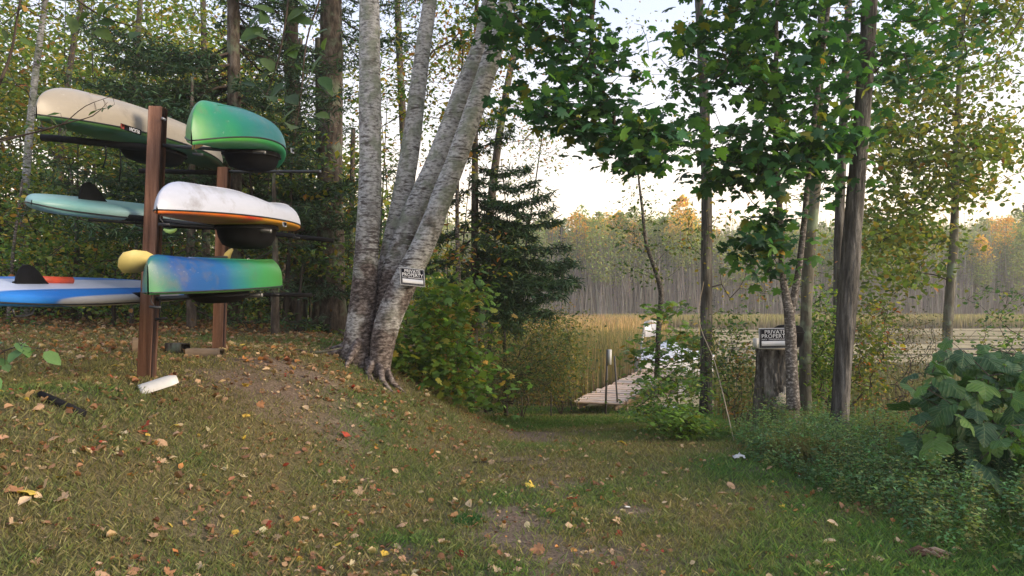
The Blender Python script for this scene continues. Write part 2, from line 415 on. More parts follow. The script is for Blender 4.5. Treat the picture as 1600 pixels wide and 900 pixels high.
M_OLDWOOD = plain('weathered_timber', (.22, .165, .115), .85, .15, .4, 12, .5, .006, 0, (.2, 1, 1))
M_DOCK = plain('boardwalk_timber', (.46, .34, .26), .85, .15, .3, 5, .4, .004, 0, (1, 6, 1))
M_DOCK2 = plain('greyed_boardwalk_timber', (.34, .29, .25), .85, .15, .3, 5, .4, .004, 0, (1, 6, 1))
M_DOCK3 = plain('pale_boardwalk_timber', (.56, .44, .35), .85, .15, .3, 5, .4, .004, 0, (1, 6, 1))
M_WHITE = plain('white_plastic', (.52, .52, .51), .45, .4, .12, 7)
M_SIGNBLK = plain('sign_black', (.006, .007, .012), .7, .1, .2)
M_SIGNWHT = plain('sign_white', (.55, .57, .61), .5, .4, .06)
M_YELLOW = plain('pale_yellow_plastic', (.50, .42, .15), .5, .35, .08)
M_RED = plain('orange_red_vinyl', (.52, .07, .03), .45, .4, .15)
M_LIME = plain('lime_plastic', (.42, .62, .16), .45, .4, .1)
M_POST = plain('rusty_steel_post', (.055, .052, .05), .6, .4, .4, 20)
M_ROT = plain('rotten_wood', (.10, .058, .038), .95, .1, .6, 14, .9, .02, 0, (.2, 1, 1))
M_CUT = plain('pale_cut_wood', (.46, .41, .33), .85, .15, .3, 10, .4)
M_SHELL = plain('boat_gelcoat', (.58, .59, .63), .35, .5, .08, 5)

# ---------------------------------------------------------------- ground, water
def spaced():
    xs = np.concatenate([-np.geomspace(600, 17, 26), np.arange(-15, 15.01, .11), np.geomspace(17, 700, 26)])
    ys = np.concatenate([[-120, -60, -25, -10, -4, -1.5, 0], np.arange(1, 19.01, .11), np.arange(19.5, 30, .5), np.geomspace(31, 900, 60)])
    return xs, ys
def dirt(x, y):
    d = np.zeros_like(np.asarray(x, float))
    for cx, cy, ax, ay, a in ((-2.55, 7.7, .8, .6, 1.25), (.3, 10.6, .45, .8, 1.0), (0.1, 5.5, .65, .5, .9), (-.75, 5.1, .35, .25, .7), (-2.7, 8.6, .7, .5, .9),
                              (2.9, 7.9, .6, .35, .6), (.9, 6.0, .35, .3, .7), (3.7, 5.1, .35, .2, .8), (-1.9, 9.9, .5, .3, .8)):
        d = np.maximum(d, a * np.exp(-(((x - cx) / ax) ** 2 + ((y - cy) / ay) ** 2)))
    path = .40 * np.exp(-((x - np.interp(y, [3, 6, 10, 14], [.25, .15, .35, 1.1])) / .5) ** 2) * sst((13.5 - y) / 2)
    d = np.maximum(d, path)
    return np.clip((d + (fbm(x, y, .5, 41) - .5) * 1.6) * 1.6 - .30, 0, 1)
def green(x, y):
    n = fbm(x, y, 1.5, 21)
    gr = .20 + (n - .5) * 3.4 + .60 * sst((x - .8) / 2.6) + .45 * sst((-x - .9) / 1.2) * sst((5.2 - y) / 1.2) + .5 * sst((y - 12.3) / 1.5) * sst((x + .8) / 1)
    return np.clip(gr, 0, 1)
C_DRY = np.array((.215, .180, .092)); C_GRN = np.array((.10, .155, .055)); C_DIRT = np.array((.19, .145, .112)); C_LITTER = np.array((.12, .075, .045))
def ground_col(x, y):
    gr = green(x, y)[..., None]; di = dirt(x, y)[..., None]
    c = C_DRY * .72 * (1 - gr) + C_GRN * .62 * gr
    c = c * (1 - di) + C_DIRT * di
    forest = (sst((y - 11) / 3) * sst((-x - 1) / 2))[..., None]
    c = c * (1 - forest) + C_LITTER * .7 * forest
    far = sst((y - 100) / 10)[..., None]
    return c * (1 - far) + np.array((.06, .055, .03)) * far
xs, ys = spaced(); X, Y = np.meshgrid(xs, ys); Z = G(X, Y)
V = np.stack([X, Y, Z], -1).reshape(-1, 3); nx, ny = len(xs), len(ys)
i = (np.arange(ny - 1)[:, None] * nx + np.arange(nx - 1)[None]).ravel()
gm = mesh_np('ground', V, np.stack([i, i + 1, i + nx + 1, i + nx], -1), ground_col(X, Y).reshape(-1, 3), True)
ground = tag(link('ground', gm, M_GROUND), kind='structure')
def water_mat():
    m, nt = new_mat('marsh_water'); co = obj_co(nt)
    a = noise(nt, .16, 5, co, .6, (.35, 1.6, 1)); b = noise(nt, 2.5, 4, co, .6, (.6, 1.4, 1))
    mask = rampn(nt, a, [(.44, (0, 0, 0)), (.52, (1, 1, 1))])
    weed = rampn(nt, b, [(.3, (.13, .11, .05)), (.55, (.33, .26, .13)), (.75, (.46, .38, .22))])
    rip = noise(nt, 5, 3, co, .5, (.4, 1, 1))
    w = princ(nt, (.030, .032, .026), .06, .5, bump(nt, rip, .12, .02)); p = princ(nt, weed, .8, .2, bump(nt, b, .4, .02))
    mx = N_(nt, 'ShaderNodeMixShader'); nt.links.new(mask, mx.inputs[0]); nt.links.new(w.outputs[0], mx.inputs[1]); nt.links.new(p.outputs[0], mx.inputs[2])
    out(nt, mx.outputs[0]); return m
wm = MB(); wm.add([[-60, 14, WATER], [260, 14, WATER], [260, 118, WATER], [-60, 118, WATER]], np.array([[0, 1, 2, 3]]))
tag(link('water', wm, water_mat()), kind='structure')

# ---------------------------------------------------------------- grass and litter
def scatter(n, y0, y1, pw=1.3, wide=.72):
    u = rng.random(n); k = 2 - pw
    y = (y0 ** k + u * (y1 ** k - y0 ** k)) ** (1 / k)
    x = (rng.random(n) * 2 - 1) * (y * wide + .6)
    return x, y
def grass(n):
    x, y = scatter(n, 2.7, 17.5, 1.35)
    keep = (rng.random(n) > dirt(x, y) * .93) & (G(x, y) > WATER + .02) & (vnoise(x, y, .16, 77) + rng.random(n) * .5 > .42)
    keep &= ~((y > 11.5) & (x < -1.5))
    x, y = x[keep], y[keep]; n = len(x); z = G(x, y)
    gr = np.clip(green(x, y) + (rng.random(n) - .5) * .5, 0, 1)
    dry = pal([(.235, .20, .088), (.19, .175, .072), (.33, .275, .145), (.135, .13, .055)], n); grn = pal([(.095, .19, .052), (.14, .24, .06), (.065, .14, .045)], n)
    col = dry * (1 - gr[:, None]) + grn * gr[:, None]
    h = (.028 + .03 * rng.random(n) + .03 * gr * rng.random(n)) * (1 + .5 * (rng.random(n) < .06))
    h *= 1 + .9 * sst((x - 2.6 - .1 * y) / 2)
    w = .0022 + .0018 * rng.random(n) + .00035 * y
    a = rng.random(n) * 2 * np.pi; lean = rng.random(n) * 1.1 + .15; la = rng.random(n) * 2 * np.pi
    b0 = np.stack([x - np.cos(a) * w, y - np.sin(a) * w, z - .006], -1); b1 = np.stack([x + np.cos(a) * w, y + np.sin(a) * w, z - .006], -1)
    tip = np.stack([x + np.cos(la) * h * lean, y + np.sin(la) * h * lean, z + h * (1 - .25 * lean)], -1)
    mid = (b0 + b1) / 2 * .45 + tip * .55; mid[:, 2] += h * .14
    V = np.stack([b0, b1, mid, tip], 1).reshape(-1, 3)
    o = (np.arange(n) * 4)[:, None]
    F = np.concatenate([o + np.array([[0, 1, 2]]), o + np.array([[1, 3, 2]]), ])
    return mesh_np('grass', V, F, np.repeat(col, 4, 0))
tag(link('grass', grass(330000), M_GRASS), 'short worn grass, part dry and part green, covering the clearing', 'grass', kind='stuff')

LITTER = [(.36, .23, .13), (.26, .13, .065), (.44, .31, .19), (.31, .17, .095), (.52, .40, .24), (.21, .10, .055), (.42, .19, .065), (.50, .34, .06), (.28, .05, .03)]
def curled(tpl, curl, n_extra=0):
    V, F = tpl; V = V.copy()
    r = np.sqrt(V[:, 0] ** 2 + (V[:, 1] - .45) ** 2)
    V[:, 2] += curl * r ** 2 + .12 * np.sin(V[:, 0] * 7 + curl * 9)
    return V, F
x, y = scatter(22000, 2.7, 16, 1.25)
den = (.22 + .78 * sst((1.2 - x) / 3.5)) * np.clip(1 + 5 * (fbm(x, y, .6, 91) - .5), .1, 2)
k = (rng.random(len(x)) < den) & (G(x, y) > WATER + .05); x, y = x[k], y[k]
lm = MB(); q = rng.integers(0, 3, len(x)); pos = np.stack([x, y, G(x, y) + .012 + rng.random(len(x)) * .015], -1)
for j, (tp, cu) in enumerate(((T_OVAL, .5), (T_MAPLE, .45), (T_OVAL, -.4))):
    s = q == j; n = int(s.sum())
    leaves(lm, curled(tp, cu), pos[s], (.020 + .045 * rng.random(n) ** 2), pal(LITTER, n, [.17, .2, .15, .16, .09, .12, .05, .03, .03]), up=.62)
tag(link('leaf_litter', lm, M_DRY), 'scattered small dry leaves lying in the grass', 'fallen leaves', kind='stuff')
x, y = scatter(26000, 2.7, 14, 1.3); k = (dirt(x, y) > .25) & (rng.random(len(x)) < .8); x, y = x[k], y[k]; dm = MB()
leaves(dm, T_NARROW, np.stack([x, y, G(x, y) + .004], -1), .012 + .03 * rng.random(len(x)) ** 2, pal([(.09, .065, .05), (.30, .24, .17), (.16, .12, .09), (.38, .33, .26), (.20, .11, .06)], len(x)), up=.8)
tag(link('debris', dm, M_DRY), 'fine bits of twig and stem strewn over the worn earth', 'debris', kind='stuff')
x = rng.uniform(-12, -1, 9000); y = rng.uniform(8.2, 15, 9000); k = (fbm(x, y, .8, 31) > .42); x, y = x[k], y[k]; dm = MB()
leaves(dm, curled(T_OVAL, .5), np.stack([x, y, G(x, y) + .015], -1), .03 + .06 * rng.random(len(x)), pal(LITTER[:7], len(x)), up=.6)
tag(link('woodland_litter', dm, M_DRY), 'carpet of brown leaves at the back of the bank under the trees', 'fallen leaves', kind='stuff')
# the 280 leaves that show largest, each one a piece of the ground
fm = []
for c, cu, tp in (((.46, .31, .19), .5, T_MAPLE), ((.32, .16, .08), .8, T_MAPLE), ((.58, .42, .27), .45, T_OVAL), ((.50, .20, .05), .55, T_MAPLE), ((.62, .44, .08), .2, T_MAPLE), ((.40, .25, .15), -.5, T_OVAL), ((.38, .07, .04), .4, T_MAPLE), ((.24, .13, .08), .9, T_OVAL)):
    V, F = curled(tp, cu); V = V - np.array([0, .45, V[:, 2].min()])
    me = mesh_np('fallen_leaf', V, F, np.array(c) * (1 + .25 * np.random.rand(len(V), 1))); me.materials.append(M_DRY); fm.append(me)
x, y = scatter(900, 2.9, 10, 1.6)
k = rng.random(900) < (.25 + .75 * sst((1.2 - x) / 3.5)); x, y = x[k][:285], y[k][:285]
for a, b in zip(x, y):
    o = bpy.data.objects.new('fallen_leaf', random.choices(fm, [22, 18, 16, 7, 5, 18, 4, 10])[0]); COL.objects.link(o); o.parent = ground
    o.location = (a, b, g(a, b) + .016); s = random.uniform(.055, .105) * (1 if b > 4 else .85); o.scale = (s, s, s)
    o.rotation_euler = (random.gauss(0, .35), random.gauss(0, .35), random.uniform(0, 6.28))

# ---------------------------------------------------------------- trees
class Skel:
    def __init__(s, trunks):
        """trunks: list of (points, radii) already sampled"""
        s.p = []; s.par = []; s.root = []; s.tr = []; s.first = []
        for pts, rad in trunks:
            for i, (a, r) in enumerate(zip(pts, rad)): s.p.append(np.array(a)); s.par.append(-1); s.root.append(-1); s.tr.append(r)
        s.nt = len(s.p)
    def grow(s, centers, seg=.22, sag=.12, jit=.06, minz=None, rise=.35):
        A = np.array(s.p)
        c = np.asarray(centers); d = np.min(np.linalg.norm(c[:, None] - A[None, :s.nt], axis=2), axis=1)
        for k in np.argsort(d):
            t = c[k]; A = np.array(s.p); v = t - A; L = np.linalg.norm(v, axis=1)
            cost = L + rise * np.clip(A[:, 2] - t[2] + L * .25, 0, None)
            cost[:s.nt] += .12
            if minz is not None: cost[:s.nt][A[:s.nt, 2] < minz] += 50
            b = int(np.argmin(cost)); a = A[b]; D = L[b]; n = max(1, int(D / seg)); prev = b
            rt = s.root[b] if b >= s.nt else len(s.first)
            if b < s.nt: s.first.append(b)
            side = rng.normal(size=3) * D * jit
            for i in range(1, n + 1):
                f = i / n; q = a + (t - a) * f + side * math.sin(f * math.pi) + np.array([0, 0, sag * D * math.sin(f * math.pi)]) + (rng.normal(size=3) * seg * .12 if i < n else 0)
                s.p.append(q); s.par.append(prev); s.root.append(rt); s.tr.append(0); prev = len(s.p) - 1
    def finish(s, r0=.004, ex=.46, rmax=.05):
        n = len(s.p); w = np.ones(n)
        for i in range(n - 1, s.nt - 1, -1):
            pa = s.par[i]
            if pa >= s.nt: w[pa] += w[i] * .999 - (.7 if True else 0)
        w = np.maximum(w, 1); s.r = np.minimum(r0 * w ** ex, rmax); s.w = w
    def meshes(s, sides=5, merge=False):
        A = np.array(s.p); res = {}
        idx = np.arange(s.nt, len(A))
        roots = np.array(s.root)[idx]
        groups = [idx] if merge else [idx[roots == r] for r in range(len(s.first))]
        for gi in groups:
            if len(gi) == 0: continue
            pa = np.array(s.par)[gi]; p0 = A[pa]; p1 = A[gi]; r1 = s.r[gi]; r0 = np.where(pa < s.nt, r1 * 1.25, np.minimum(s.r[pa], r1 * 1.6))
            d = p1 - p0; d /= np.linalg.norm(d, axis=1)[:, None] + 1e-9
            ref = np.where(np.abs(d[:, 2:3]) < .8, np.array([[0, 0, 1.]]), np.array([[1., 0, 0]]))
            u = np.cross(d, ref); u /= np.linalg.norm(u, axis=1)[:, None]; w = np.cross(d, u)
            th = np.linspace(0, 2 * np.pi, sides, endpoint=False)
            ring = np.cos(th)[None, :, None] * u[:, None] + np.sin(th)[None, :, None] * w[:, None]
            V = np.concatenate([p0[:, None] + ring * r0[:, None, None], p1[:, None] + ring * r1[:, None, None]], 1).reshape(-1, 3)
            o = (np.arange(len(gi)) * 2 * sides)[:, None, None]; j = np.arange(sides)
            F = np.stack([j, (j + 1) % sides, sides + (j + 1) % sides, sides + j], -1)[None] + o
            yield mesh_np('branch', V, F.reshape(-1, 4), None, True), len(gi)
def ell(px, py, rx, ry, d0, d1, n, flat=0):
    o = []
    while len(o) < n:
        a, b = random.uniform(-1, 1), random.uniform(-1, 1)
        if a * a + b * b <= 1: o.append(P(px + a * rx, py + b * ry, random.uniform(d0, d1)))
    return o
def pixtrunk(pts, d, step=.18):
    """pts: (px, py, width in px); d: distance or list of distances"""
    ds = d if isinstance(d, (list, tuple)) else [d] * len(pts)
    p = [P(a, b, e) for (a, b, w), e in zip(pts, ds)]; r = [w / 2400 * e for (a, b, w), e in zip(pts, ds)]
    return resample(p, r, step)
def around(centers, n, sig, flat=.55):
    c = np.repeat(np.asarray(centers), n, 0); o = rng.normal(size=(len(c), 3)) * sig; o[:, 2] *= flat
    return c + o
def make_tree(name, label, cat, trunks, centers, leaf, bark, twig=None, group=None, sides=14, rough=.12, ridge=0, nr=9, merge=False, tip=.004, ex=.46, rmax=.05, seg=.22, sag=.12, single=None, minz=None, trunk_cols=None, flat=.55, rise=.35, extra=None):
    """leaf: dict(tpl, n, sig, size, cols, w, up, mat, droop)"""
    base = trunks[0][0][0] if len(trunks) else centers[0]
    t = thing(name, label, cat, tuple(base), group=group)
    inv = np.array(base)
    for i, (pts, rad) in enumerate(trunks):
        mb = MB(); tube(mb, pts - inv, rad, sides, rough, seed=int(base[0] * 13) + i, ridge=ridge, nr=nr)
        if trunk_cols: 
            me = mb.mesh('trunk', True); f = trunk_cols(pts)[:, None]
            c = np.repeat(np.concatenate([f, f, f], 1), sides, 0); c = np.vstack([c, c[:1], c[-1:]])
            a = me.color_attributes.new('Col', 'FLOAT_COLOR', 'POINT'); cc = np.ones((len(c), 4), np.float32); cc[:, :3] = c; a.data.foreach_set('color', cc.ravel())
            kid('trunk', me, bark, t)
        else: kid('trunk', mb, bark, t, True)
    if centers is not None and len(centers):
        sk = Skel(trunks if trunks else [(np.array([centers[0]]), np.array([.01]))]); sk.grow(np.array(centers), seg, sag, minz=minz, rise=rise); sk.finish(tip, ex, rmax)
        sk.p = [q - inv for q in sk.p]
        for me, n in sk.meshes(5, merge): kid('branches' if merge else 'branch', me, twig or bark, t, kind='stuff' if merge else None)
        if leaf:
            N = leaf['n']; pos = around(centers, N, leaf['sig'], flat) - inv
            n = len(pos); sz = leaf['size'] * (.42 + .85 * rng.random(n)); col = pal(leaf['cols'], n, leaf.get('w'))
            # neighbouring leaves share a tint, so the crown reads as light and dark clumps of its own
            tint = np.repeat(.8 + .4 * rng.random(len(centers)), N)[:, None]; col = col * tint
            mb = MB(); tpl = leaf['tpl']
            big = single or 0
            if big:
                wpos = pos + inv; px = wpos[:, 0] / np.maximum(wpos[:, 1], .1); pz = (wpos[:, 2] - CAMZ) / np.maximum(wpos[:, 1], .1)
                vis = (np.abs(px) < .66) & (pz < .39) & (pz > -.35)
                sc = np.where(vis, sz / np.linalg.norm(wpos - np.array([0, 0, CAMZ]), axis=1), 0)
                order = np.argsort(-sc); sel = np.zeros(n, bool); sel[order[:big]] = True
                protos = []
                for q in range(14):
                    c = pal(leaf['cols'][:4], 1, None)[0] if q < 13 else pal(leaf['cols'][4:5], 1)[0]
                    me = mesh_np('leaf', tpl[0], tpl[1], np.broadcast_to(c, (len(tpl[0]), 3))); me.materials.append(leaf.get('mat', M_LEAF)); protos.append(me)
                for p_, s_ in zip(pos[sel], sz[sel]):
                    nn = rng.normal(size=3) * (1 - leaf['up']) ; nn[2] = abs(nn[2]) + leaf['up']; nn = Vector(nn).normalized()
                    o = bpy.data.objects.new('leaf', random.choice(protos)); COL.objects.link(o); o.parent = t; o.location = p_; o.scale = (s_ * random.uniform(.8, 1.15), s_, s_ * random.uniform(-.3, 2.6))
                    tt = Vector((random.gauss(0, 1), random.gauss(0, 1), random.gauss(0, 1) - (leaf.get('droop') or 0))); tt = (tt - nn * tt.dot(nn)).normalized(); bb = tt.cross(nn)
                    o.rotation_euler = Matrix((bb, tt, nn)).transposed().to_euler()
                pos, sz, col = pos[~sel], sz[~sel], col[~sel]
            leaves(mb, tpl, pos, sz, col, leaf['up'], leaf.get('droop'))
            f = kid('foliage', mb, leaf.get('mat', M_LEAF), t); f['kind'] = 'stuff'
            if extra: extra(t, inv)
    return t

MAPLE_G = [(.038, .115, .050), (.028, .080, .042), (.060, .165, .055), (.11, .23, .05), (.19, .21, .04), (.38, .22, .03)]
MAPLE_W = [.28, .20, .27, .20, .045, .005]
YEL = [(.12, .19, .045), (.19, .24, .045), (.28, .26, .045), (.38, .28, .05), (.075, .14, .04), (.36, .16, .05)]
GRN2 = [(.07, .14, .045), (.11, .19, .05), (.16, .23, .055), (.05, .10, .038), (.23, .23, .06)]

# 1 birch clump ----------------------------------------------------------
D = 9.8
birch = [pixtrunk([(553, 580, 58), (559, 545, 48), (566, 480, 41), (574, 380, 37), (578, 300, 35), (578, 150, 34), (577, 0, 31), (576, -220, 26), (570, -500, 12)], D, .07),
         pixtrunk([(586, 570, 36), (594, 500, 34), (605, 430, 36), (622, 340, 31), (643, 220, 29), (655, 120, 25), (672, 0, 22), (700, -200, 16), (715, -420, 8)], 10.15, .07),
         pixtrunk([(590, 585, 36), (597, 520, 38), (610, 440, 38), (640, 350, 35), (688, 240, 35), (725, 140, 31), (750, 70, 26), (768, -20, 22), (790, -230, 12)], 9.95, .07),
         pixtrunk([(588, 622, 20), (592, 585, 32), (604, 510, 41), (628, 450, 41), (660, 385, 36), (692, 305, 33), (731, 200, 31), (766, 95, 29), (790, 10, 24), (830, -200, 14)], D - .15, .07)]
bc = ell(640, -150, 220, 130, 9, 11.5, 40) + ell(690, 110, 110, 110, 10.6, 12.4, 46) + ell(790, 50, 80, 70, 10.2, 12, 26) + ell(620, 200, 60, 90, 11, 12, 14)
def bt(pts): return np.clip((2.6 - (pts[:, 2] - .6)) / 2.9, 0, 1)
make_tree('birch_tree', 'clump of four leaning birch trunks with pale peeling bark at the edge of the bank', 'tree', birch, bc,
          dict(tpl=T_OVAL, n=34, sig=.24, size=.075, cols=YEL, up=.35, droop=.8), M_BIRCH, M_TWIG, sides=28, rough=.07, trunk_cols=bt, minz=3.0)

bt0 = [o for o in bpy.data.objects if o.name == 'birch_tree'][0]; b0 = np.array(bt0.location)
for px_, d_, an, L_ in ((552, 9.75, 190, .34), (560, 9.6, 235, .30), (575, 9.6, 280, .28), (590, 9.55, 300, .30), (594, 9.6, 345, .30), (548, 9.9, 160, .30), (583, 9.55, 255, .24)):
    q = P(px_, 545 if px_ < 570 else 575, d_); a_ = R(an); e1 = q[:2] + np.array([math.cos(a_), math.sin(a_)]) * L_ * .55; e2 = q[:2] + np.array([math.cos(a_ + .3), math.sin(a_ + .3)]) * L_ * 1.25
    mb = MB(); tube(mb, np.array([q + [0, .06, .10], [*e1, g(*e1) + .05], [*e2, g(*e2) - .03]]) - b0, [.065, .034, .008], 10, .35, seed=px_); me = mb.mesh('root', True)
    a = me.color_attributes.new('Col', 'FLOAT_COLOR', 'POINT'); a.data.foreach_set('color', np.ones(len(me.vertices) * 4, np.float32)); kid('root', me, M_BIRCH, bt0)

# 2 spruce / fir boughs -------------------------------------------------
NEED = [(.045, .098, .052), (.062, .125, .06), (.032, .072, .042), (.09, .15, .065)]
def conifer(name, label, cat, trunk, boughs, spray=.11, nper=34, mat_bark=M_BARK_DARK, up=.35, cols=NEED, sides=24):
    """boughs: (start point, end point, half width). Each bough is one part with its needles as a sub-part"""
    base = trunk[0][0]; t = thing(name, label, cat, tuple(base)); inv = np.array(base)
    mb = MB(); tube(mb, trunk[0] - inv, trunk[1], sides, .14, seed=int(base[0] * 7), ridge=.05, nr=9); kid('trunk', mb, mat_bark, t, True)
    for a, b, hw in boughs:
        a = np.asarray(a) - inv; b = np.asarray(b) - inv; L = np.linalg.norm(b - a); n = max(5, int(L / .12))
        s = np.linspace(0, 1, n); line = a + (b - a) * s[:, None]; line[:, 2] += -.10 * L * np.sin(s * np.pi) + .05 * L * s ** 3
        line[1:] += rng.normal(size=(n - 1, 3)) * .012
        mb = MB(); tube(mb, line, .014 * (1 - s) * max(.6, L / 1.5) + .004, 5)
        axis = (b - a) / L; side = np.cross(axis, [0, 0, 1]); side /= np.linalg.norm(side) + 1e-9
        pos = []; nr = []
        for i in range(int(n * .12), n):
            f = s[i]; w = hw * (1 - f * .75) * (.7 + .5 * random.random()) * min(1, (f - .04) / .25)
            for sg in (-1, 1):
                tip = line[i] + (side * sg * w + axis * w * .8) + np.array([0, 0, -.10 * w + random.gauss(0, .05)])
                tw = [line[i], (line[i] + tip) / 2 + np.array([0, 0, .02]), tip]; tube(mb, tw, [.005, .004, .002], 3, cap=False)
                m = max(3, int(w / .035)); q = np.linspace(.1, 1, m)[:, None]; pos.append(line[i] + (tip - line[i]) * q)
        kid('bough', mb, M_TWIG, t)
        if pos:
            pp = np.concatenate(pos); k = max(1, nper // 10); pp = np.repeat(pp, k, 0) + rng.normal(size=(len(pp) * k, 3)) * np.array([.03, .03, .022])
            nb = MB(); leaves(nb, T_NARROW, pp, spray * (.6 + .6 * rng.random(len(pp))), pal(cols, len(pp)), up=up, droop=.15)
            o = kid('needles', nb, M_NEEDLE, t); o['kind'] = 'stuff'
    return t
def boughs_on(trunk, zs, lens, n, spread=2 * math.pi, a0=0, drop=-.25, hw=.3):
    pts = trunk[0]; o = []
    for k in range(n):
        z = random.uniform(*zs); i = int(np.argmin(np.abs(pts[:, 2] - z))); p = pts[i]
        f = (z - zs[0]) / (zs[1] - zs[0]); L = (lens[0] * (1 - f) + lens[1] * f) * random.uniform(.7, 1.15)
        an = a0 + (random.random() - .5) * spread
        e_ = p + np.array([math.cos(an) * L, math.sin(an) * L, drop * L * random.uniform(.3, 1.3)])
        o.append((p, e_, hw * L / 1.6))
    return o
# the spruce right of the birches: boughs reach out over the path side
tr = pixtrunk([(738, 628, 15), (741, 500, 14), (742, 380, 12), (742, 200, 10), (744, 60, 8), (746, -60, 5)], 12.6)
bl = []
for sp, ep, hw in (((742, 310), (862, 335), .34), ((742, 372), (895, 415), .4), ((742, 385), (885, 455), .42), ((742, 405), (860, 500), .4), ((742, 360), (840, 440), .4), ((742, 335), (815, 360), .36), ((742, 430), (812, 500), .36), ((742, 280), (835, 290), .3), ((742, 395), (690, 450), .34), ((742, 300), (850, 315), .32), ((742, 330), (868, 352), .36), ((742, 350), (880, 395), .34), ((742, 392), (900, 445), .42), ((742, 400), (872, 470), .34), ((742, 420), (835, 480), .3),
                   ((742, 430), (888, 425), .36), ((742, 260), (822, 268), .26), ((742, 230), (800, 205), .2), ((742, 290), (660, 330), .24), ((742, 340), (670, 380), .26), ((742, 370), (640, 430), .28),
                   ((742, 420), (660, 470), .24), ((742, 200), (790, 165), .18), ((742, 450), (810, 520), .26), ((742, 310), (830, 375), .3), ((742, 370), (850, 420), .34), ((742, 240), (690, 260), .18), ((742, 410), (780, 450), .25), ((742, 345), (800, 400), .28)):
    bl.append((P(*sp, 12.6), P(*ep, 12.6 + random.uniform(-1.0, 1.0)), hw))
conifer('spruce_tree', 'dark green spruce with low boughs reaching right over the marsh edge', 'tree', tr, bl, nper=110, spray=.12)
tr = pixtrunk([(368, 560, 30), (368, 500, 26), (367, 300, 24), (365, 100, 20), (365, -100, 16), (365, -400, 6)], 13.5)
bl = boughs_on(tr, (3.3, 8.8), (2.8, 1.6), 62, drop=-.12, hw=.6) + boughs_on(tr, (3.4, 6.5), (3.0, 2.2), 12, spread=1.2, a0=math.pi, drop=-.08, hw=.55)
conifer('fir_tree', 'tall dark fir behind the rack with boughs spreading above the kayaks', 'tree', tr, bl, spray=.13, nper=26)
tr = pixtrunk([(462, 545, 34), (466, 480, 30), (462, 300, 26), (455, 60, 23), (455, -200, 16), (455, -420, 8)], 15)
conifer('fir_tree', 'straight dark trunk just right of the kayaks, first of a close pair', 'tree', tr, boughs_on(tr, (1.9, 4.4), (1.5, 2.0), 18, drop=-.18, hw=.5), spray=.13, nper=24)
tr = pixtrunk([(525, 545, 52), (520, 480, 44), (516, 300, 41), (518, 100, 36), (515, -150, 28), (512, -420, 14)], 14.2)
conifer('fir_tree', 'thick dark trunk between the kayaks and the birch clump', 'tree', tr, boughs_on(tr, (1.8, 3.6), (1.5, 1.8), 14, drop=-.2, hw=.45) + boughs_on(tr, (6, 9), (2.2, 1.5), 12, hw=.5), spray=.13, nper=24)
tr = pixtrunk([(494, 540, 24), (498, 480, 20), (505, 330, 17), (500, 200, 14), (497, 60, 10)], 14.9)
conifer('spruce_tree', 'slim dark trunk leaning between the two thicker ones behind the kayaks', 'tree', tr, boughs_on(tr, (2.0, 5.5), (1.1, .9), 16, drop=-.2, hw=.4), spray=.12, nper=20)
tr = pixtrunk([(300, 520, 16), (298, 400, 13), (300, 250, 9), (300, 120, 4)], 12.2)
conifer('spruce_tree', 'young spruce standing in the shade behind the rack', 'tree', tr, boughs_on(tr, (1.5, 4.6), (1.2, .5), 20, drop=-.2, hw=.55), spray=.11, nper=22)
tr = pixtrunk([(430, 530, 14), (430, 420, 11), (428, 320, 7), (428, 250, 3)], 11.6)
conifer('spruce_tree', 'small young spruce between the far rack post and the dark trunks', 'tree', tr, boughs_on(tr, (1.3, 3.6), (1.1, .4), 18, drop=-.2, hw=.55), spray=.11, nper=22)

# 3 trunks right side ----------------------------------------------------
tr = pixtrunk([(1103, 645, 23), (1103, 620, 19), (1104, 450, 18.5), (1104, 300, 17), (1100, 150, 16), (1094, 40, 14), (1088, -120, 11), (1085, -350, 5)], 12, .1)
make_tree('slim_tree', 'straight grey-barked tree right of the boardwalk with a twig leaning on it', 'tree', [tr],
          ell(1060, 60, 90, 70, 11.5, 12.6, 14) + ell(1120, -100, 110, 90, 11.2, 12.8, 20) + ell(1060, 130, 70, 70, 11.7, 12.4, 8) + ell(1130, 360, 70, 90, 11.7, 12.3, 26) + ell(1160, 440, 50, 50, 11.7, 12.3, 12),
          dict(tpl=T_OVAL, n=16, sig=.16, size=.06, cols=YEL, up=.3, droop=.9), M_BARK_GREY, M_TWIG, sides=20, rough=.06, ridge=.10, nr=15, seg=.16, tip=.003)
# maple sapling pair that hides the end of the sign, big leaves
mt = [pixtrunk([(1240, 640, 21), (1237, 580, 18), (1235, 520, 17), (1233, 492, 16), (1224, 440, 10), (1219, 330, 8), (1211, 200, 7), (1213, 60, 6), (1216, -120, 4)], 9.2, .08),
      pixtrunk([(1233, 500, 13), (1245, 440, 10), (1256, 350, 9), (1265, 250, 8.5), (1282, 110, 7.5), (1300, -40, 6), (1310, -200, 4)], 9.25, .08)]
mc = []
mc += ell(1200, 70, 125, 90, 8.3, 10.2, 66) + ell(1120, 110, 80, 70, 8.6, 10.2, 26) + ell(1290, 150, 90, 90, 8.6, 10, 40) + ell(1200, 240, 90, 60, 8.6, 10, 44) \
    + ell(1205, 335, 20, 40, 8.9, 9.4, 6) + ell(1198, 395, 32, 36, 8.9, 9.4, 18) + ell(1290, 250, 60, 60, 8.8, 9.8, 16) + ell(1140, 265, 60, 28, 9, 9.8, 12) + ell(1240, -90, 230, 90, 8, 10.5, 70)
make_tree('maple_tree', 'young forked maple in front of the stump with dense dark green leaves', 'tree', mt, mc,
          dict(tpl=T_MAPLE, n=13, sig=.18, size=.135, cols=MAPLE_G, w=MAPLE_W, up=.38, droop=1.0), M_BARK_SAP, M_TWIG, sides=18, rough=.06, single=290, seg=.2, tip=.0035, flat=.45, minz=2.2)
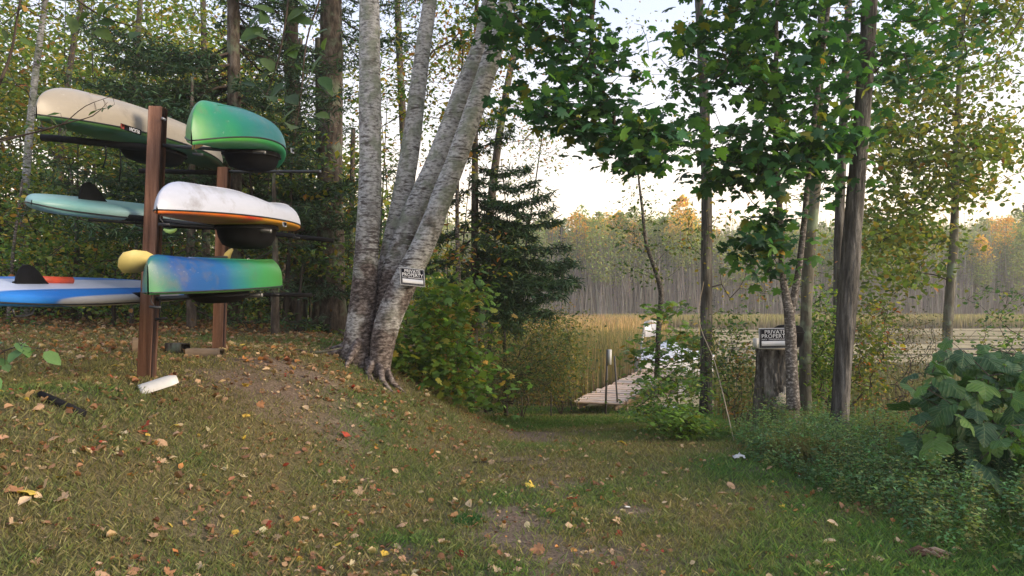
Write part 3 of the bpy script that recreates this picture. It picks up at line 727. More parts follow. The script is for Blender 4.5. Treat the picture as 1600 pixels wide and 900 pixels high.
# maple limb over the view, centre top
tr = pixtrunk([(1182, -420, 30), (1120, -260, 26), (1060, -150, 20)], [7.2, 7.6, 8])
tr = (tr[0], tr[1])
t0 = pixtrunk([(1500, 860, 34), (1490, 300, 30), (1430, -150, 26), (1330, -420, 22), (1180, -430, 18), (1060, -330, 14), (960, -160, 10), (900, -20, 6)], [4.2, 5, 6, 6.8, 7.6, 8, 8.2, 8.3])
mc2 = ell(860, 50, 80, 50, 7.8, 9, 26) + ell(790, 30, 60, 50, 8.2, 9, 14) + ell(930, 110, 70, 45, 7.8, 8.8, 22) + ell(880, 160, 72, 42, 7.8, 8.8, 32) + ell(960, 190, 80, 40, 7.8, 8.8, 26) + ell(1000, 235, 62, 26, 8, 8.8, 26) + ell(920, -120, 260, 90, 7.4, 9.4, 60) + ell(1040, 210, 50, 34, 8.2, 9, 10)
tr2 = pixtrunk([(1075, -360, 20), (1010, -220, 15), (950, -90, 11), (925, 20, 8), (930, 110, 6), (960, 180, 4)], [9.6, 9.2, 8.8, 8.5, 8.4, 8.4])
ov = make_tree('maple_limb', 'dark green maple limb hanging down from above the middle of the view', 'tree limb', [tr2], mc2,
          dict(tpl=T_MAPLE, n=12, sig=.165, size=.125, cols=MAPLE_G[:5], w=[.34, .30, .22, .11, .03], up=.42, droop=1.0), M_TWIG, M_TWIG, sides=8, rough=.05, single=290, seg=.2, tip=.0035, flat=.4)

tr = [pixtrunk([(1258, 640, 22), (1258, 600, 18), (1260, 480, 17), (1264, 400, 18), (1274, 290, 16), (1280, 120, 14), (1290, -120, 10)], 10.8, .1)]
make_tree('lichened_tree', 'greenish lichen-covered trunk right behind the forked maple', 'tree', tr, ell(1270, 40, 60, 120, 10.5, 11.5, 12) + ell(1240, 380, 60, 80, 10.5, 11.3, 16), dict(tpl=T_OVAL, n=18, sig=.2, size=.07, cols=YEL, up=.4), M_BARK_MOSS, M_TWIG, sides=18)
tr = [pixtrunk([(1310, 690, 36), (1312, 650, 28), (1317, 570, 27), (1325, 460, 31), (1333, 350, 28), (1343, 230, 26), (1352, 120, 25), (1358, 20, 24), (1370, -160, 22), (1380, -400, 10)], 9.5, .035)]
make_tree('oak_tree', 'thick furrowed grey trunk standing right of the signed stump', 'tree', tr,
          ell(1420, 60, 110, 80, 9, 11, 40) + ell(1400, -120, 200, 90, 8.6, 11, 50),
          dict(tpl=T_MAPLE, n=14, sig=.2, size=.12, cols=MAPLE_G, w=[.3, .22, .26, .15, .06, .01], up=.5, droop=.4), M_BARK_GREY, M_TWIG, sides=72, rough=.05, ridge=.13, nr=23, flat=.5, minz=3.2)
tr = [pixtrunk([(1300, 640, 16), (1306, 560, 15), (1309, 460, 15), (1313, 300, 15), (1321, 130, 13), (1330, -100, 9)], 12.2)]
make_tree('slim_tree', 'pale slim trunk half hidden behind the thick furrowed one', 'tree', tr, ell(1330, -80, 80, 90, 11.8, 12.8, 10), dict(tpl=T_SIMPLE, n=20, sig=.2, size=.07, cols=YEL, up=.4), M_BARK_GREY, M_TWIG, sides=16, ridge=.08)
tr = [pixtrunk([(1478, 600, 17), (1480, 540, 15), (1484, 460, 14), (1489, 400, 13), (1492, 320, 11), (1494, 230, 9), (1500, 100, 7), (1510, -60, 4)], 18)]
rc = ell(1390, 430, 60, 40, 17, 19, 14) + ell(1400, 180, 60, 120, 17, 19, 26) + ell(1440, 250, 90, 90, 17, 19.5, 40) + ell(1500, 160, 90, 100, 17, 19.5, 38) + ell(1420, 370, 70, 45, 17, 19, 20) + ell(1530, 250, 60, 60, 17, 19.5, 16) + ell(1560, 30, 80, 90, 17, 19, 20) + ell(1380, 300, 50, 110, 17, 19, 20) + ell(1480, 20, 120, 60, 17, 19, 16)
make_tree('lakeside_tree', 'leaning grey tree at the water edge with thinning yellow-green leaves', 'tree', tr, rc,
          dict(tpl=T_OVAL, n=66, sig=.36, size=.15, cols=YEL, w=[.36, .34, .16, .06, .07, .01], up=.3, droop=.5), M_BARK_MOSS, M_TWIG, sides=14, seg=.3, tip=.006)
# crooked sapling by the boardwalk
tr = [pixtrunk([(1026, 590, 8), (1028, 540, 8), (1030, 495, 8), (1033, 455, 9), (1025, 425, 7), (1011, 385, 6), (1004, 330, 5), (997, 270, 3), (993, 225, 2)], 13, .08)]
make_tree('sapling', 'crooked thin sapling with small leaves above the end of the boardwalk', 'tree', tr,
          ell(985, 380, 40, 70, 12.6, 13.4, 20) + ell(1030, 400, 45, 60, 12.6, 13.4, 18) + ell(1000, 300, 40, 35, 12.6, 13.4, 10),
          dict(tpl=T_OVAL, n=13, sig=.11, size=.062, cols=[(.045, .10, .03), (.08, .15, .035), (.13, .19, .04), (.2, .2, .04)], up=.3, droop=.6), M_BARK_SAP, M_TWIG, sides=10, seg=.12, tip=.0025)
# thin stems right of spruce, leaning conifer behind birches
tr = [pixtrunk([(711, 632, 11), (712, 560, 9), (716, 450, 8), (714, 330, 6), (718, 200, 5), (724, 60, 3)], 11.8)]
make_tree('sapling', 'thin straight sapling with yellow-green leaves right of the birch clump', 'tree', tr,
          ell(700, 360, 60, 60, 11.4, 12.2, 18) + ell(740, 400, 50, 70, 11.4, 12, 14) + ell(720, 220, 60, 90, 11.4, 12.4, 14),
          dict(tpl=T_OVAL, n=14, sig=.16, size=.08, cols=YEL, up=.5, droop=.4), M_BARK_SAP, M_TWIG, sides=10, seg=.15, tip=.003)
tr = pixtrunk([(752, 560, 15), (758, 430, 14), (770, 290, 13), (790, 150, 11), (815, 20, 8), (840, -120, 5)], 16)
make_tree('leaning_tree', 'dark tree leaning right behind the spruce with loose light leaves against the sky', 'tree', [tr],
          ell(810, 230, 60, 80, 15.4, 16.8, 26) + ell(770, 110, 70, 70, 15.4, 16.8, 24) + ell(850, 230, 45, 40, 15.6, 16.6, 10) + ell(700, 90, 60, 90, 15.4, 16.8, 18),
          dict(tpl=T_SIMPLE, n=32, sig=.26, size=.09, cols=YEL, up=.35, droop=.6), M_BARK_DARK, M_TWIG, sides=12, seg=.25)

# 4 left side background trees -----------------------------------------------
LEFTT = [
 ((30, 20, 120, 130), 15, [(40, 520, 12), (38, 330, 12), (55, 120, 10), (80, -60, 7)], 'pale crooked birch at the far left behind the cream kayak', M_BIRCH, 60),
 ((210, 60, 150, 110), 17, [(190, 520, 12), (200, 300, 11), (215, 60, 9), (230, -150, 6)], 'slender tree with thin yellow-green leaves behind the left post', M_BARK_DARK, 70),
 ((110, 300, 110, 90), 14, [(125, 520, 7), (122, 400, 6), (110, 260, 4)], 'leafy sapling turning yellow beneath the cream kayak', M_BARK_SAP, 44),
 ((30, 380, 80, 90), 12.5, [(12, 520, 7), (20, 400, 5), (35, 280, 3)], 'yellowing sapling at the left edge above the blue board', M_BARK_SAP, 40),
 ((620, 120, 110, 150), 19, [(640, 560, 16), (636, 330, 14), (625, 100, 11), (615, -120, 8)], 'slender leafy tree seen between the birch trunks', M_BARK_DARK, 60),
 ((560, 330, 90, 110), 16.5, [(545, 560, 12), (548, 400, 10), (552, 200, 7)], 'small leafy tree just behind the left birch trunk', M_BARK_DARK, 44),
 ((330, 60, 120, 110), 19, [(320, 540, 14), (322, 300, 12), (318, 40, 9), (310, -160, 6)], 'leafy tree far behind the fir above the green kayak', M_BARK_DARK, 50),
 ((200, 400, 110, 80), 13, [(205, 520, 7), (208, 450, 6), (215, 360, 4)], 'bushy sapling filling the gap beneath the middle board', M_BARK_SAP, 46),
 ((60, 190, 100, 90), 20, [(85, 520, 14), (90, 300, 12), (110, 100, 9), (150, -100, 6)], 'tall thin tree with amber leaves behind the cream kayak bow', M_BARK_DARK, 46),
 ((480, 120, 80, 120), 18, [(440, 540, 12), (446, 300, 10), (470, 60, 7)], 'thin tree with sparse leaves between the two dark trunks', M_BARK_DARK, 30),
]
for (cx, cy, rx, ry), d, tp, lab, bk, n in LEFTT:
    make_tree('woodland_tree', lab, 'tree', [pixtrunk(tp, d)], ell(cx, cy, rx, ry, d - 1.2, d + 1.2, n),
              dict(tpl=T_SIMPLE if d > 14 else T_OVAL, n=34 if d > 14 else 22, sig=.022 * d, size=.0068 * d, cols=YEL if d % 2 else YEL, w=[.30, .24, .18, .10, .14, .04], up=.4, droop=.5),
              bk, M_TWIG, merge=True, sides=10, seg=.3, tip=.005, trunk_cols=(lambda p: p[:, 2] * 0 + .1) if bk is M_BIRCH else None)
# far left wood behind everything: a mass
def wood_mass(name, label, n, xr, yr, zr, size, cols, stems=0, w=None, tpl=T_SIMPLE, cat='woodland', fall=None):
    x = rng.uniform(*xr, n); y = rng.uniform(*yr, n); hz = rng.uniform(zr[0], zr[1], n); z = G(x, y) + hz
    if fall: k = hz < np.interp(800 + 1200 * x / y, fall[0], fall[1]); x, y, z = x[k], y[k], z[k]
    clump = fbm(x + z * 1.7, y * .5 + z, 1.6, 5); k = clump > .46; x, y, z = x[k], y[k], z[k]; n = len(x)
    mb = MB(); leaves(mb, tpl, np.stack([x, y, z], -1), size * (.6 + .8 * rng.random(n)), pal(cols, n, w) * (.7 + 1.1 * (clump[k][:, None] - .46) * 3), up=.35, droop=.4)
    for _ in range(stems):
        a, b = rng.uniform(*xr), rng.uniform(*yr); c = g(a, b); h = rng.uniform(.5, 1) * zr[1]; l = rng.normal(size=2) * .06 * h
        pts = np.array([[a, b, c - .1], [a + l[0] * .4, b, c + h * .5], [a + l[0], b + l[1], c + h]]); tube(mb, pts, [rng.uniform(.02, .08), .03, .01], 4, cap=False, col=(.05, .042, .036))
    return tag(link(name, mb, M_LEAF), label, cat, kind='stuff')
wood_mass('woodland', 'mass of mixed yellowing woodland closing the view behind the kayak rack', 210000, (-26, .5), (20, 32), (0, 9.6), .21, YEL, 90, [.28, .22, .16, .08, .22, .04], fall=([-9e3, 480, 640, 760, 860], [9, 9, 5.5, 4, 2.2]))
wood_mass('understory', 'leafy yellow-green understory between the rack and the woodland', 90000, (-16, 0), (12.8, 19), (.2, 3.6), .12, YEL + [(.03, .06, .03)], 60, [.22, .17, .12, .06, .20, .03, .20], fall=([-9e3, 520, 640, 740, 800], [4, 3.6, 2.2, 1.2, .4]))
wood_mass('undergrowth', 'low mixed undergrowth along the back of the bank', 40000, (-16, -1.4), (12.0, 20), (-.05, 1.5), .085, GRN2 + [(.22, .12, .05)], 60, [.25, .22, .15, .2, .08, .1])

# 5 shrubs --------------------------------------------------------------
def shrub(label, regions, d0, d1, foot, n, size, cols, tpl=T_OVAL, sig=.12, up=.45, w=None, per=16, droop=.5, name='shrub', single=None, tip=.0025, group=None):
    fx, fy = foot; z = g(fx, fy); base = np.array([fx, fy, z - .05])
    k = 4; stems = []
    for i in range(k):
        a = random.uniform(0, 6.28); h = random.uniform(.25, .5)
        pts = np.array([base, base + [math.cos(a) * .05, math.sin(a) * .05, h * .5], base + [math.cos(a) * .14, math.sin(a) * .14, h]]); stems.append(resample(pts, [.012, .010, .007], .08))
    cs = []
    tot = sum(r[2] * r[3] for r in regions)
    for r in regions: cs += ell(*r, d0, d1, max(3, int(n * r[2] * r[3] / tot)))
    cs = [c for c in cs if c[2] > g(c[0], c[1]) + .03]
    return make_tree(name, label, 'shrub' if name != 'sapling' else 'tree', stems, cs, dict(tpl=tpl, n=per, sig=sig, size=size, cols=cols, w=w, up=up, droop=droop), M_TWIG, M_TWIG, sides=5, merge=True, seg=.15, tip=tip, single=single, group=group)
LIME = [(.12, .22, .045), (.17, .28, .05), (.08, .16, .04), (.25, .28, .055), (.36, .24, .05)]
shrub('bright yellow-green maple shrub at the foot of the birch clump', [(655, 545, 62, 50), (700, 470, 46, 40), (650, 592, 50, 24), (740, 580, 40, 40)], 10.4, 11.4, (-1.3, 10.9), 95, .105, LIME, T_MAPLE, .24, .45, [.36, .3, .16, .13, .05], 26, single=200)
shrub('shrub with amber leaves behind the leaning birch', [(690, 500, 40, 50), (720, 560, 30, 60)], 11.4, 12.4, (-.9, 11.9), 110, .09, YEL, T_OVAL, .15)
shrub('fine-leaved willow shrub left of the boardwalk start', [(790, 535, 70, 75), (850, 545, 45, 65), (780, 600, 70, 30)], 13.2, 15.2, (.2, 14.4), 330, .07, [(.06, .10, .04), (.09, .135, .045), (.13, .16, .05), (.22, .17, .05)], T_SIMPLE, .3, .3, None, 26)
shrub('rounded yellowing willow shrub beside the reeds', [(866, 540, 34, 60), (852, 590, 36, 40), (882, 606, 18, 20)], 15, 16.4, (1.0, 15.7), 220, .07, [(.08, .125, .04), (.13, .16, .045), (.20, .19, .05), (.30, .21, .05)], T_SIMPLE, .26, .3, None, 26)
shrub('bright green leafy bush at the right foot of the boardwalk', [(1026, 626, 36, 32), (1056, 650, 36, 22), (1084, 612, 22, 22), (1012, 606, 12, 14)], 10.2, 11.2, (2.1, 10.7), 70, .07, LIME[:4], T_OVAL, .14, .45, None, 24)
shrub('lime green low bush in front of the slim grey tree', [(1068, 660, 26, 22)], 9.4, 10, (2.2, 9.7), 50, .075, LIME[:4], T_OVAL, .09, .5, [.3, .5, .1, .1], 16)
shrub('young maple with light green leaves hiding the white boat', [(1055, 500, 42, 26), (1010, 545, 32, 24), (1075, 560, 36, 40), (1040, 575, 40, 26)], 12.4, 13.4, (2.7, 12.9), 64, .105, LIME, T_MAPLE, .13, .55, [.38, .28, .2, .1, .04], 13, name='sapling', single=120)
shrub('twiggy shrub between the slim tree and the stump', [(1140, 540, 36, 60), (1150, 590, 36, 36)], 11.2, 12.2, (3.4, 11.6), 120, .065, GRN2, T_OVAL, .22, .35, None, 14)
shrub('rusty orange leaved shrub left of the stump', [(1165, 585, 18, 40), (1150, 640, 24, 18)], 10.6, 11.2, (3.3, 10.9), 22, .06, [(.36, .16, .05), (.28, .2, .05), (.1, .13, .04)], T_OVAL, .10, .4, None, 14)
shrub('yellow-green shrub between the forked maple and the thick trunk', [(1285, 520, 26, 70), (1280, 580, 32, 44)], 10.8, 12, (4.7, 11.4), 160, .065, LIME[:4] + [(.05, .09, .03)], T_OVAL, .14, .35, None, 18)
shrub('yellow and red leaved shrub at the right foot of the thick trunk', [(1345, 590, 24, 40), (1365, 520, 30, 60)], 9.8, 11, (4.6, 10.3), 120, .065, [(.14, .18, .04), (.30, .26, .04), (.08, .12, .035), (.30, .10, .04)], T_OVAL, .12, .35, [.4, .2, .32, .08], 15)
shrub('tangle of thin browning stems at the water edge', [(1420, 540, 60, 50), (1400, 600, 50, 30)], 11.5, 14, (6.6, 12.8), 150, .05, [(.09, .095, .04), (.14, .12, .06), (.20, .13, .07), (.06, .08, .035)], T_SIMPLE, .18, .3, None, 16)
shrub('upright leafy stems beyond the broad-leaved bush', [(1560, 500, 60, 60), (1580, 560, 40, 40)], 10.5, 12, (7.3, 11.2), 50, .065, GRN2, T_OVAL, .14, .35, None, 12)
shrub('thin reddish stems with orange leaves above the weeds', [(1385, 650, 24, 40), (1370, 690, 40, 24)], 8.0, 8.8, (4.0, 8.4), 34, .045, [(.30, .14, .05), (.22, .17, .05), (.12, .14, .05)], T_SIMPLE, .11, .3, None, 18)
shrub('rust-brown goldenrod stems behind the right weeds', [(1450, 665, 20, 44)], 7.6, 8.2, (4.3, 7.9), 18, .04, [(.26, .12, .06), (.20, .13, .07)], T_SIMPLE, .08, .3, None, 18)

def weeds(n, label, name, poly, hgt, cols, size, seed):
    """feathery weeds: thin stems carrying many small leaves"""
    mb = MB(); k = 0
    x = rng.uniform(poly[0], poly[1], n * 3); y = rng.uniform(poly[2], poly[3], n * 3)
    px = 800 + x / y * 1200; zz = G(x, y); py = 480 + (CAMZ - zz) / y * 1200
    edge = np.interp(px, [1120, 1180, 1250, 1330, 1450, 1600, 1800], [655, 720, 745, 790, 850, 905, 960]) + (fbm(x, y, .4, seed) - .5) * 60
    ok = (py < edge) & (px > 1125) & (fbm(x, y, .5, seed + 3) > .38); x, y, zz, edge, py = x[ok][:n], y[ok][:n], zz[ok][:n], edge[ok][:n], py[ok][:n]
    h = hgt * (.5 + .7 * rng.random(len(x))) * np.clip((edge - py) / 40 + .35, .35, 1) * (.55 + .9 * fbm(x, y, .7, seed + 9))
    t = rng.random((len(x), 26)); a = rng.random((len(x), 26)) * 6.28; r = .10 * (1.1 - t) * (.4 + .8 * rng.random(t.shape)) * h[:, None] / hgt + .02
    lean = rng.normal(size=(len(x), 2)) * .12 * h[:, None]
    pos = np.stack([x[:, None] + np.cos(a) * r + lean[:, :1] * t, y[:, None] + np.sin(a) * r + lean[:, 1:] * t, zz[:, None] + t * h[:, None]], -1).reshape(-1, 3)
    c = np.repeat(pal(cols, len(x)), 26, 0) * (.75 + .5 * rng.random((len(pos), 1)))
    leaves(mb, T_SIMPLE, pos, size * (.5 + .9 * rng.random(len(pos))), c, up=.6, droop=-.2)
    m = len(x); w = .0025
    V = np.stack([np.stack([x - w, y, zz], -1), np.stack([x + w, y, zz], -1), np.stack([x + lean[:, 0], y + lean[:, 1], zz + h], -1)], 1).reshape(-1, 3)
    mb.add(V, (np.arange(m) * 3)[:, None] + np.array([[0, 1, 2]]), np.repeat(pal([(.10, .13, .06), (.14, .12, .07)], m), 3, 0))
    fl = pos[(rng.random(len(pos)) < .006)]; fl[:, 2] += .02; leaves(mb, T_OVAL, fl, .014, np.full((len(fl), 3), .6), up=.2)
    return tag(link(name, mb, M_GRASS), label, 'weeds', kind='stuff')
weeds(5600, 'feathery blue-green weeds spreading along the right edge of the clearing', 'weeds', (1.8, 8, 3.9, 10), .46, [(.10, .18, .085), (.13, .26, .10), (.075, .165, .075), (.18, .27, .09), (.22, .24, .085)], .036, 51)
def tuft(label, x, y, r, h, n, cols, name='grass_tuft'):
    mb = MB(); a = rng.random(n) * 6.28; q = r * np.sqrt(rng.random(n)); bx = x + np.cos(a) * q; by = y + np.sin(a) * q; z = G(bx, by)
    hh = h * (.4 + .7 * rng.random(n)); l = rng.normal(size=(n, 2)) * .35 * hh[:, None]; w = .004
    c = pal(cols, n)
    V = np.stack([np.stack([bx - w, by, z], -1), np.stack([bx + w, by, z], -1), np.stack([bx + l[:, 0] * .4, by + l[:, 1] * .4, z + hh * .65], -1), np.stack([bx + l[:, 0], by + l[:, 1], z + hh * .9], -1)], 1).reshape(-1, 3)
    o = (np.arange(n) * 4)[:, None]; mb.add(V, np.concatenate([o + [[0, 1, 2]], o + [[1, 3, 2]]]), np.repeat(c, 4, 0))
    return tag(link(name, mb, M_GRASS), label, 'grass', kind='stuff')
tuft('brighter grass fringing the foot of the boardwalk and shrubs', .7, 13.4, 1.5, .07, 7000, [(.07, .14, .03), (.10, .17, .04)], 'grass_fringe')
tuft('bright green grass tuft at the bottom right of the clearing', 1.35, 4.25, .22, .10, 700, [(.05, .13, .04), (.07, .15, .04)])
tuft('small fresh green tuft in the worn earth of the path', -.33, 5.75, .12, .05, 350, [(.04, .12, .04), (.05, .13, .04)])
tuft('pale dry grass tuft in front of the weeds', 3.05, 8.0, .35, .26, 700, [(.22, .20, .09), (.14, .15, .06)])

# broad-leaved bush, bottom right: each leaf a part
bb = thing('broad_leaved_bush', 'large bush of broad green lobed leaves at the right edge of the view', 'shrub', (4.55, 7.1, g(4.55, 7.1)), local=True)
inv = np.array(bb.location); protos = []
def broad(seed, lobes):
    r_ = random.Random(seed); V = [[0, .42, .05]]; n = 30
    for i in range(n):
        a = -math.pi / 2 + 2 * math.pi * i / n + .0001
        rr = .42 * (1 + .42 * abs(math.cos(lobes * (a - math.pi / 2) / 2)) ** 1.5 + r_.uniform(-.05, .05)) * (.82 if i == 0 else 1) + (.02 if i % 2 else 0)
        x, y = rr * math.cos(a) * .98, .45 + rr * math.sin(a)
        V.append([x, y if i else .12, -.30 * (x * x + (y - .45) ** 2) + .05 * math.sin(5 * a + seed)])
    V2 = [[v[0] * .5, .43 + (v[1] - .43) * .5, v[2] * .35 + .03] for v in V[1:]]
    V = np.array(V + V2); j = np.arange(n)
    F3 = np.stack([np.zeros(n, int), n + 1 + j, n + 1 + (j + 1) % n], -1); F4 = np.stack([n + 1 + j, 1 + j, 1 + (j + 1) % n, n + 1 + (j + 1) % n], -1)
    return V, [F3, F4]
for s, c in enumerate([(.035, .085, .035), (.05, .115, .04), (.028, .068, .035), (.09, .17, .04), (.038, .09, .045)]):
    V, F = broad(s, 5); me = mesh_np('leaf', V, F, np.array(c) * (.9 + .2 * np.random.rand(len(V), 1)), True); me.materials.append(M_BROAD); protos.append(me)
cs = ell(1460, 620, 40, 40, 6.6, 7.4, 18) + ell(1530, 590, 100, 48, 6.4, 7.8, 62) + ell(1510, 660, 85, 45, 6.2, 7.6, 44) + ell(1560, 700, 60, 40, 5.9, 7.0, 34) + ell(1500, 545, 40, 22, 6.8, 7.6, 10) + ell(1590, 640, 60, 70, 6, 7.6, 30) + ell(1650, 620, 60, 80, 6, 7.6, 20)
stems = [resample(np.array([inv + [0, 0, -.05], inv + [random.uniform(-.3, .5), random.uniform(-.3, .3), .4]]), [.012, .008], .1) for _ in range(4)]
sk = Skel(stems); sk.grow(np.array(cs), .15, .1); sk.finish(.003); sk.p = [q - inv for q in sk.p]
for me, n in sk.meshes(5, True): kid('stems', me, M_TWIG, bb, kind='stuff')
for c in cs:
    o = bpy.data.objects.new('leaf', random.choice(protos)); COL.objects.link(o); o.parent = bb; o.location = c - inv; s = random.uniform(.10, .29); o.scale = (s, s * random.uniform(.85, 1.15), s)
    o.rotation_euler = (random.gauss(-.6, .45), random.gauss(0, .45), random.gauss(3.1, 1.2))

# foreground sprigs -----------------------------------------------------------
def sprig(label, line, d, leafs, size, cols, tpl, twr=.004, name='leafy_twig', droop=.5, up=.4, n=0, sig=.05):
    pts = [P(a, b, (d if not isinstance(d, list) else d[i])) for i, (a, b) in enumerate(line)]
    t = thing(name, label, 'branch', tuple(pts[0])); inv = np.array(pts[0]); p, r = resample(np.array(pts) - inv, np.linspace(twr * 1.6, twr * .4, len(pts)), .05)
    mb = MB(); tube(mb, p, r, 6, .2); kid('stem', mb, M_TWIG, t, True)
    for j, (a, b) in enumerate(leafs):
        dd = d if not isinstance(d, list) else d[0]; q = P(a, b, dd) - inv; c = pal(cols, 1)[0]
        k = p[np.argmin(np.linalg.norm(p - q, axis=1))]; dq = np.linalg.norm(q - k); q = k + (q - k) * min(1, size * .9 / max(dq, 1e-6))
        m = MB(); m.add(tpl[0], tpl[1], c); o = kid('leaf', m, M_LEAF, t, loc=q)
        nn = Vector((random.gauss(0, .5), -abs(random.gauss(.5, .4)), abs(random.gauss(up * 1.5, .3)) + .1)).normalized(); tt = Vector((random.gauss(0, .8), random.gauss(0, .4), -droop)); tt = (tt - nn * tt.dot(nn)).normalized(); bx_ = tt.cross(nn)
        o.rotation_euler = Matrix((bx_, tt, nn)).transposed().to_euler(); o.scale = (size * random.uniform(.7, 1.2),) * 3
        # leaf stalk back to the stem
        k = p[np.argmin(np.linalg.norm(p - q, axis=1))]; s_ = MB(); tube(s_, np.array([k, (k + q) / 2 + [0, 0, .006], q]), [.0014, .0012, .001], 4); kid('stalk', s_, M_TWIG, t)
    return t
DG = [(.05, .09, .03), (.07, .12, .035), (.035, .07, .025)]
sprig('thin twig with narrow leaves in front of the cream kayak', [(-40, 232), (60, 205), (105, 192), (150, 178), (168, 160)], 4.2, [(72, 165), (92, 165), (60, 182), (36, 205)], .07, DG, T_NARROW, .0035, up=.1)
sprig('second thin twig crossing the cream kayak with an orange leaf', [(-30, 222), (40, 210), (95, 195), (135, 165), (175, 150)], 4.6, [(165, 170), (172, 178), (185, 182), (150, 180), (105, 205), (90, 200), (160, 205)], .06, DG + [(.42, .22, .04)], T_OVAL, .0035)
sprig('overhanging twig with broad green leaves at the upper left', [(60, -80), (110, -10), (170, 30), (225, 45)], 4.5, [(140, 20), (165, 12), (180, 35), (200, 30), (215, 50), (228, 62), (120, 0), (150, 45), (110, 25), (185, 5)], .13, DG, T_OVAL, .006)
sprig('dark leafy branch hanging from the top between fir and birch', [(470, -140), (455, -40), (445, 40), (430, 110), (412, 160)], 5.0, [(430, 20), (460, 30), (480, 10), (418, 60), (455, 80), (470, 70), (430, 105), (410, 110), (445, 130), (400, 135), (420, 150), (490, 60), (500, 25), (390, 40), (412, 90), (395, 88), (478, 110), (385, 15), (515, 20), (440, 5), (412, 15)], .15, DG, T_OVAL, .006)
sprig('second dark leafy branch hanging lower in front of the thick dark trunk', [(520, -140), (505, -20), (480, 60), (470, 150), (460, 215)], 5.4, [(500, 120), (520, 90), (480, 140), (495, 150), (462, 170), (478, 185), (455, 195), (468, 215), (510, 60), (525, 50), (450, 150), (500, 180), (515, 130)], .14, DG, T_OVAL, .006)
sprig('sprig of fresh green leaves poking in at the lower left edge', [(-60, 600), (-10, 560), (25, 540), (60, 545)], 3.0, [(5, 535), (25, 535), (45, 533), (58, 545), (68, 550), (-5, 560), (8, 570), (-12, 545), (35, 545), (0, 590), (-15, 580)], .075, [(.08, .17, .06), (.11, .21, .07)], T_OVAL, .003, droop=.7)
sprig('thin dark twig with small leaves at the top left corner', [(-20, 170), (15, 90), (30, 10), (45, -60)], 5.5, [(20, 30), (40, 10), (5, 45), (30, 60), (10, 120), (12, 150), (50, 40), (60, 15)], .10, DG + [(.3, .17, .04)], T_OVAL, .009)
sprig('bare arching twig at the right edge above the water', [(1640, 262), (1600, 268), (1560, 285), (1530, 310)], 6, [], .05, DG, T_OVAL, .003)
sprig('leafy amber twig hanging at the top right', [(1640, -60), (1600, 20), (1560, 90), (1545, 150)], 7, [(1570, 30), (1580, 60), (1560, 80), (1590, 90), (1550, 110), (1545, 140), (1575, 100), (1560, 50), (1535, 120), (1590, 30)], .07, YEL, T_SIMPLE, .005)

# ---------------------------------------------------------------- kayak rack
FD, BD = 7.0, 9.2
rack = thing('kayak_rack', 'two reddish timber posts with black pipe arms carrying kayaks and boards', 'kayak rack', (-3.27, 7.0, g(-3.27, 7)))
inv = np.array(rack.location)
def post(px0, py0, px1, py1, d, w):
    a = P(px0, py0, d); b = P(px1, py1, d); a[2] = min(a[2], g(a[0], a[1])) - .3; d_ = b - a; L = np.linalg.norm(d_)
    M = np.array(Vector(d_).to_track_quat('Z', 'Y').to_matrix()); mb = MB()
    ux = np.array([1., 0, 0]); uz = d_ / L; ux = ux - uz * ux.dot(uz); ux /= np.linalg.norm(ux); uy = np.cross(uz, ux)
    box(mb, (a + b) / 2 - inv, (w, w, L), bev=.006, M=np.stack([ux, uy, uz], 1)); return kid('post', mb, M_CEDAR, rack)
pf = post(227, 600, 247, 168, FD, .125); pb = post(341, 557, 350, 262, BD, .125)
nb = MB(); q = P(254, 185, FD - .09) - inv; tube(nb, [q + [0, .05, 0], q + [0, -.004, 0]], .012, 10); kid('bolt', nb, M_STEEL, rack)
for (a, b, c, d_), dep, r_, mt_ in (((65, 214, 236, 232), FD, .032, M_FOAM), ((250, 227, 413, 238), FD, .016, M_PIPE), ((218, 267, 345, 270), BD, .028, M_FOAM), ((345, 268, 500, 268), BD, .018, M_PIPE),
                          ((77, 329, 236, 343), FD, .03, M_FOAM), ((240, 343, 422, 361), FD, .02, M_PIPE), ((250, 352, 345, 357), BD, .025, M_FOAM), ((345, 357, 521, 376), BD, .028, M_FOAM),
                          ((115, 466, 228, 460), FD, .024, M_FOAM), ((232, 467, 408, 461), FD, .022, M_PIPE), ((255, 464, 342, 462), BD, .025, M_FOAM), ((342, 460, 487, 461), BD, .025, M_FOAM)):
    p0, p1 = P(a, b, dep) - inv, P(c, d_, dep) - inv; mb = MB(); tube(mb, np.linspace(p0, p1, 8) + rng.normal(size=(8, 3)) * .002, r_, 14, .03); arm = kid('arm', mb, mt_, rack, True)
    if mt_ is M_PIPE:
        e_ = MB(); v = (p1 - p0) / np.linalg.norm(p1 - p0); tube(e_, [p1 - v * .004, p1 + v * .012], r_ * .92, 12); kid('end_cap', e_, M_STEEL, arm)

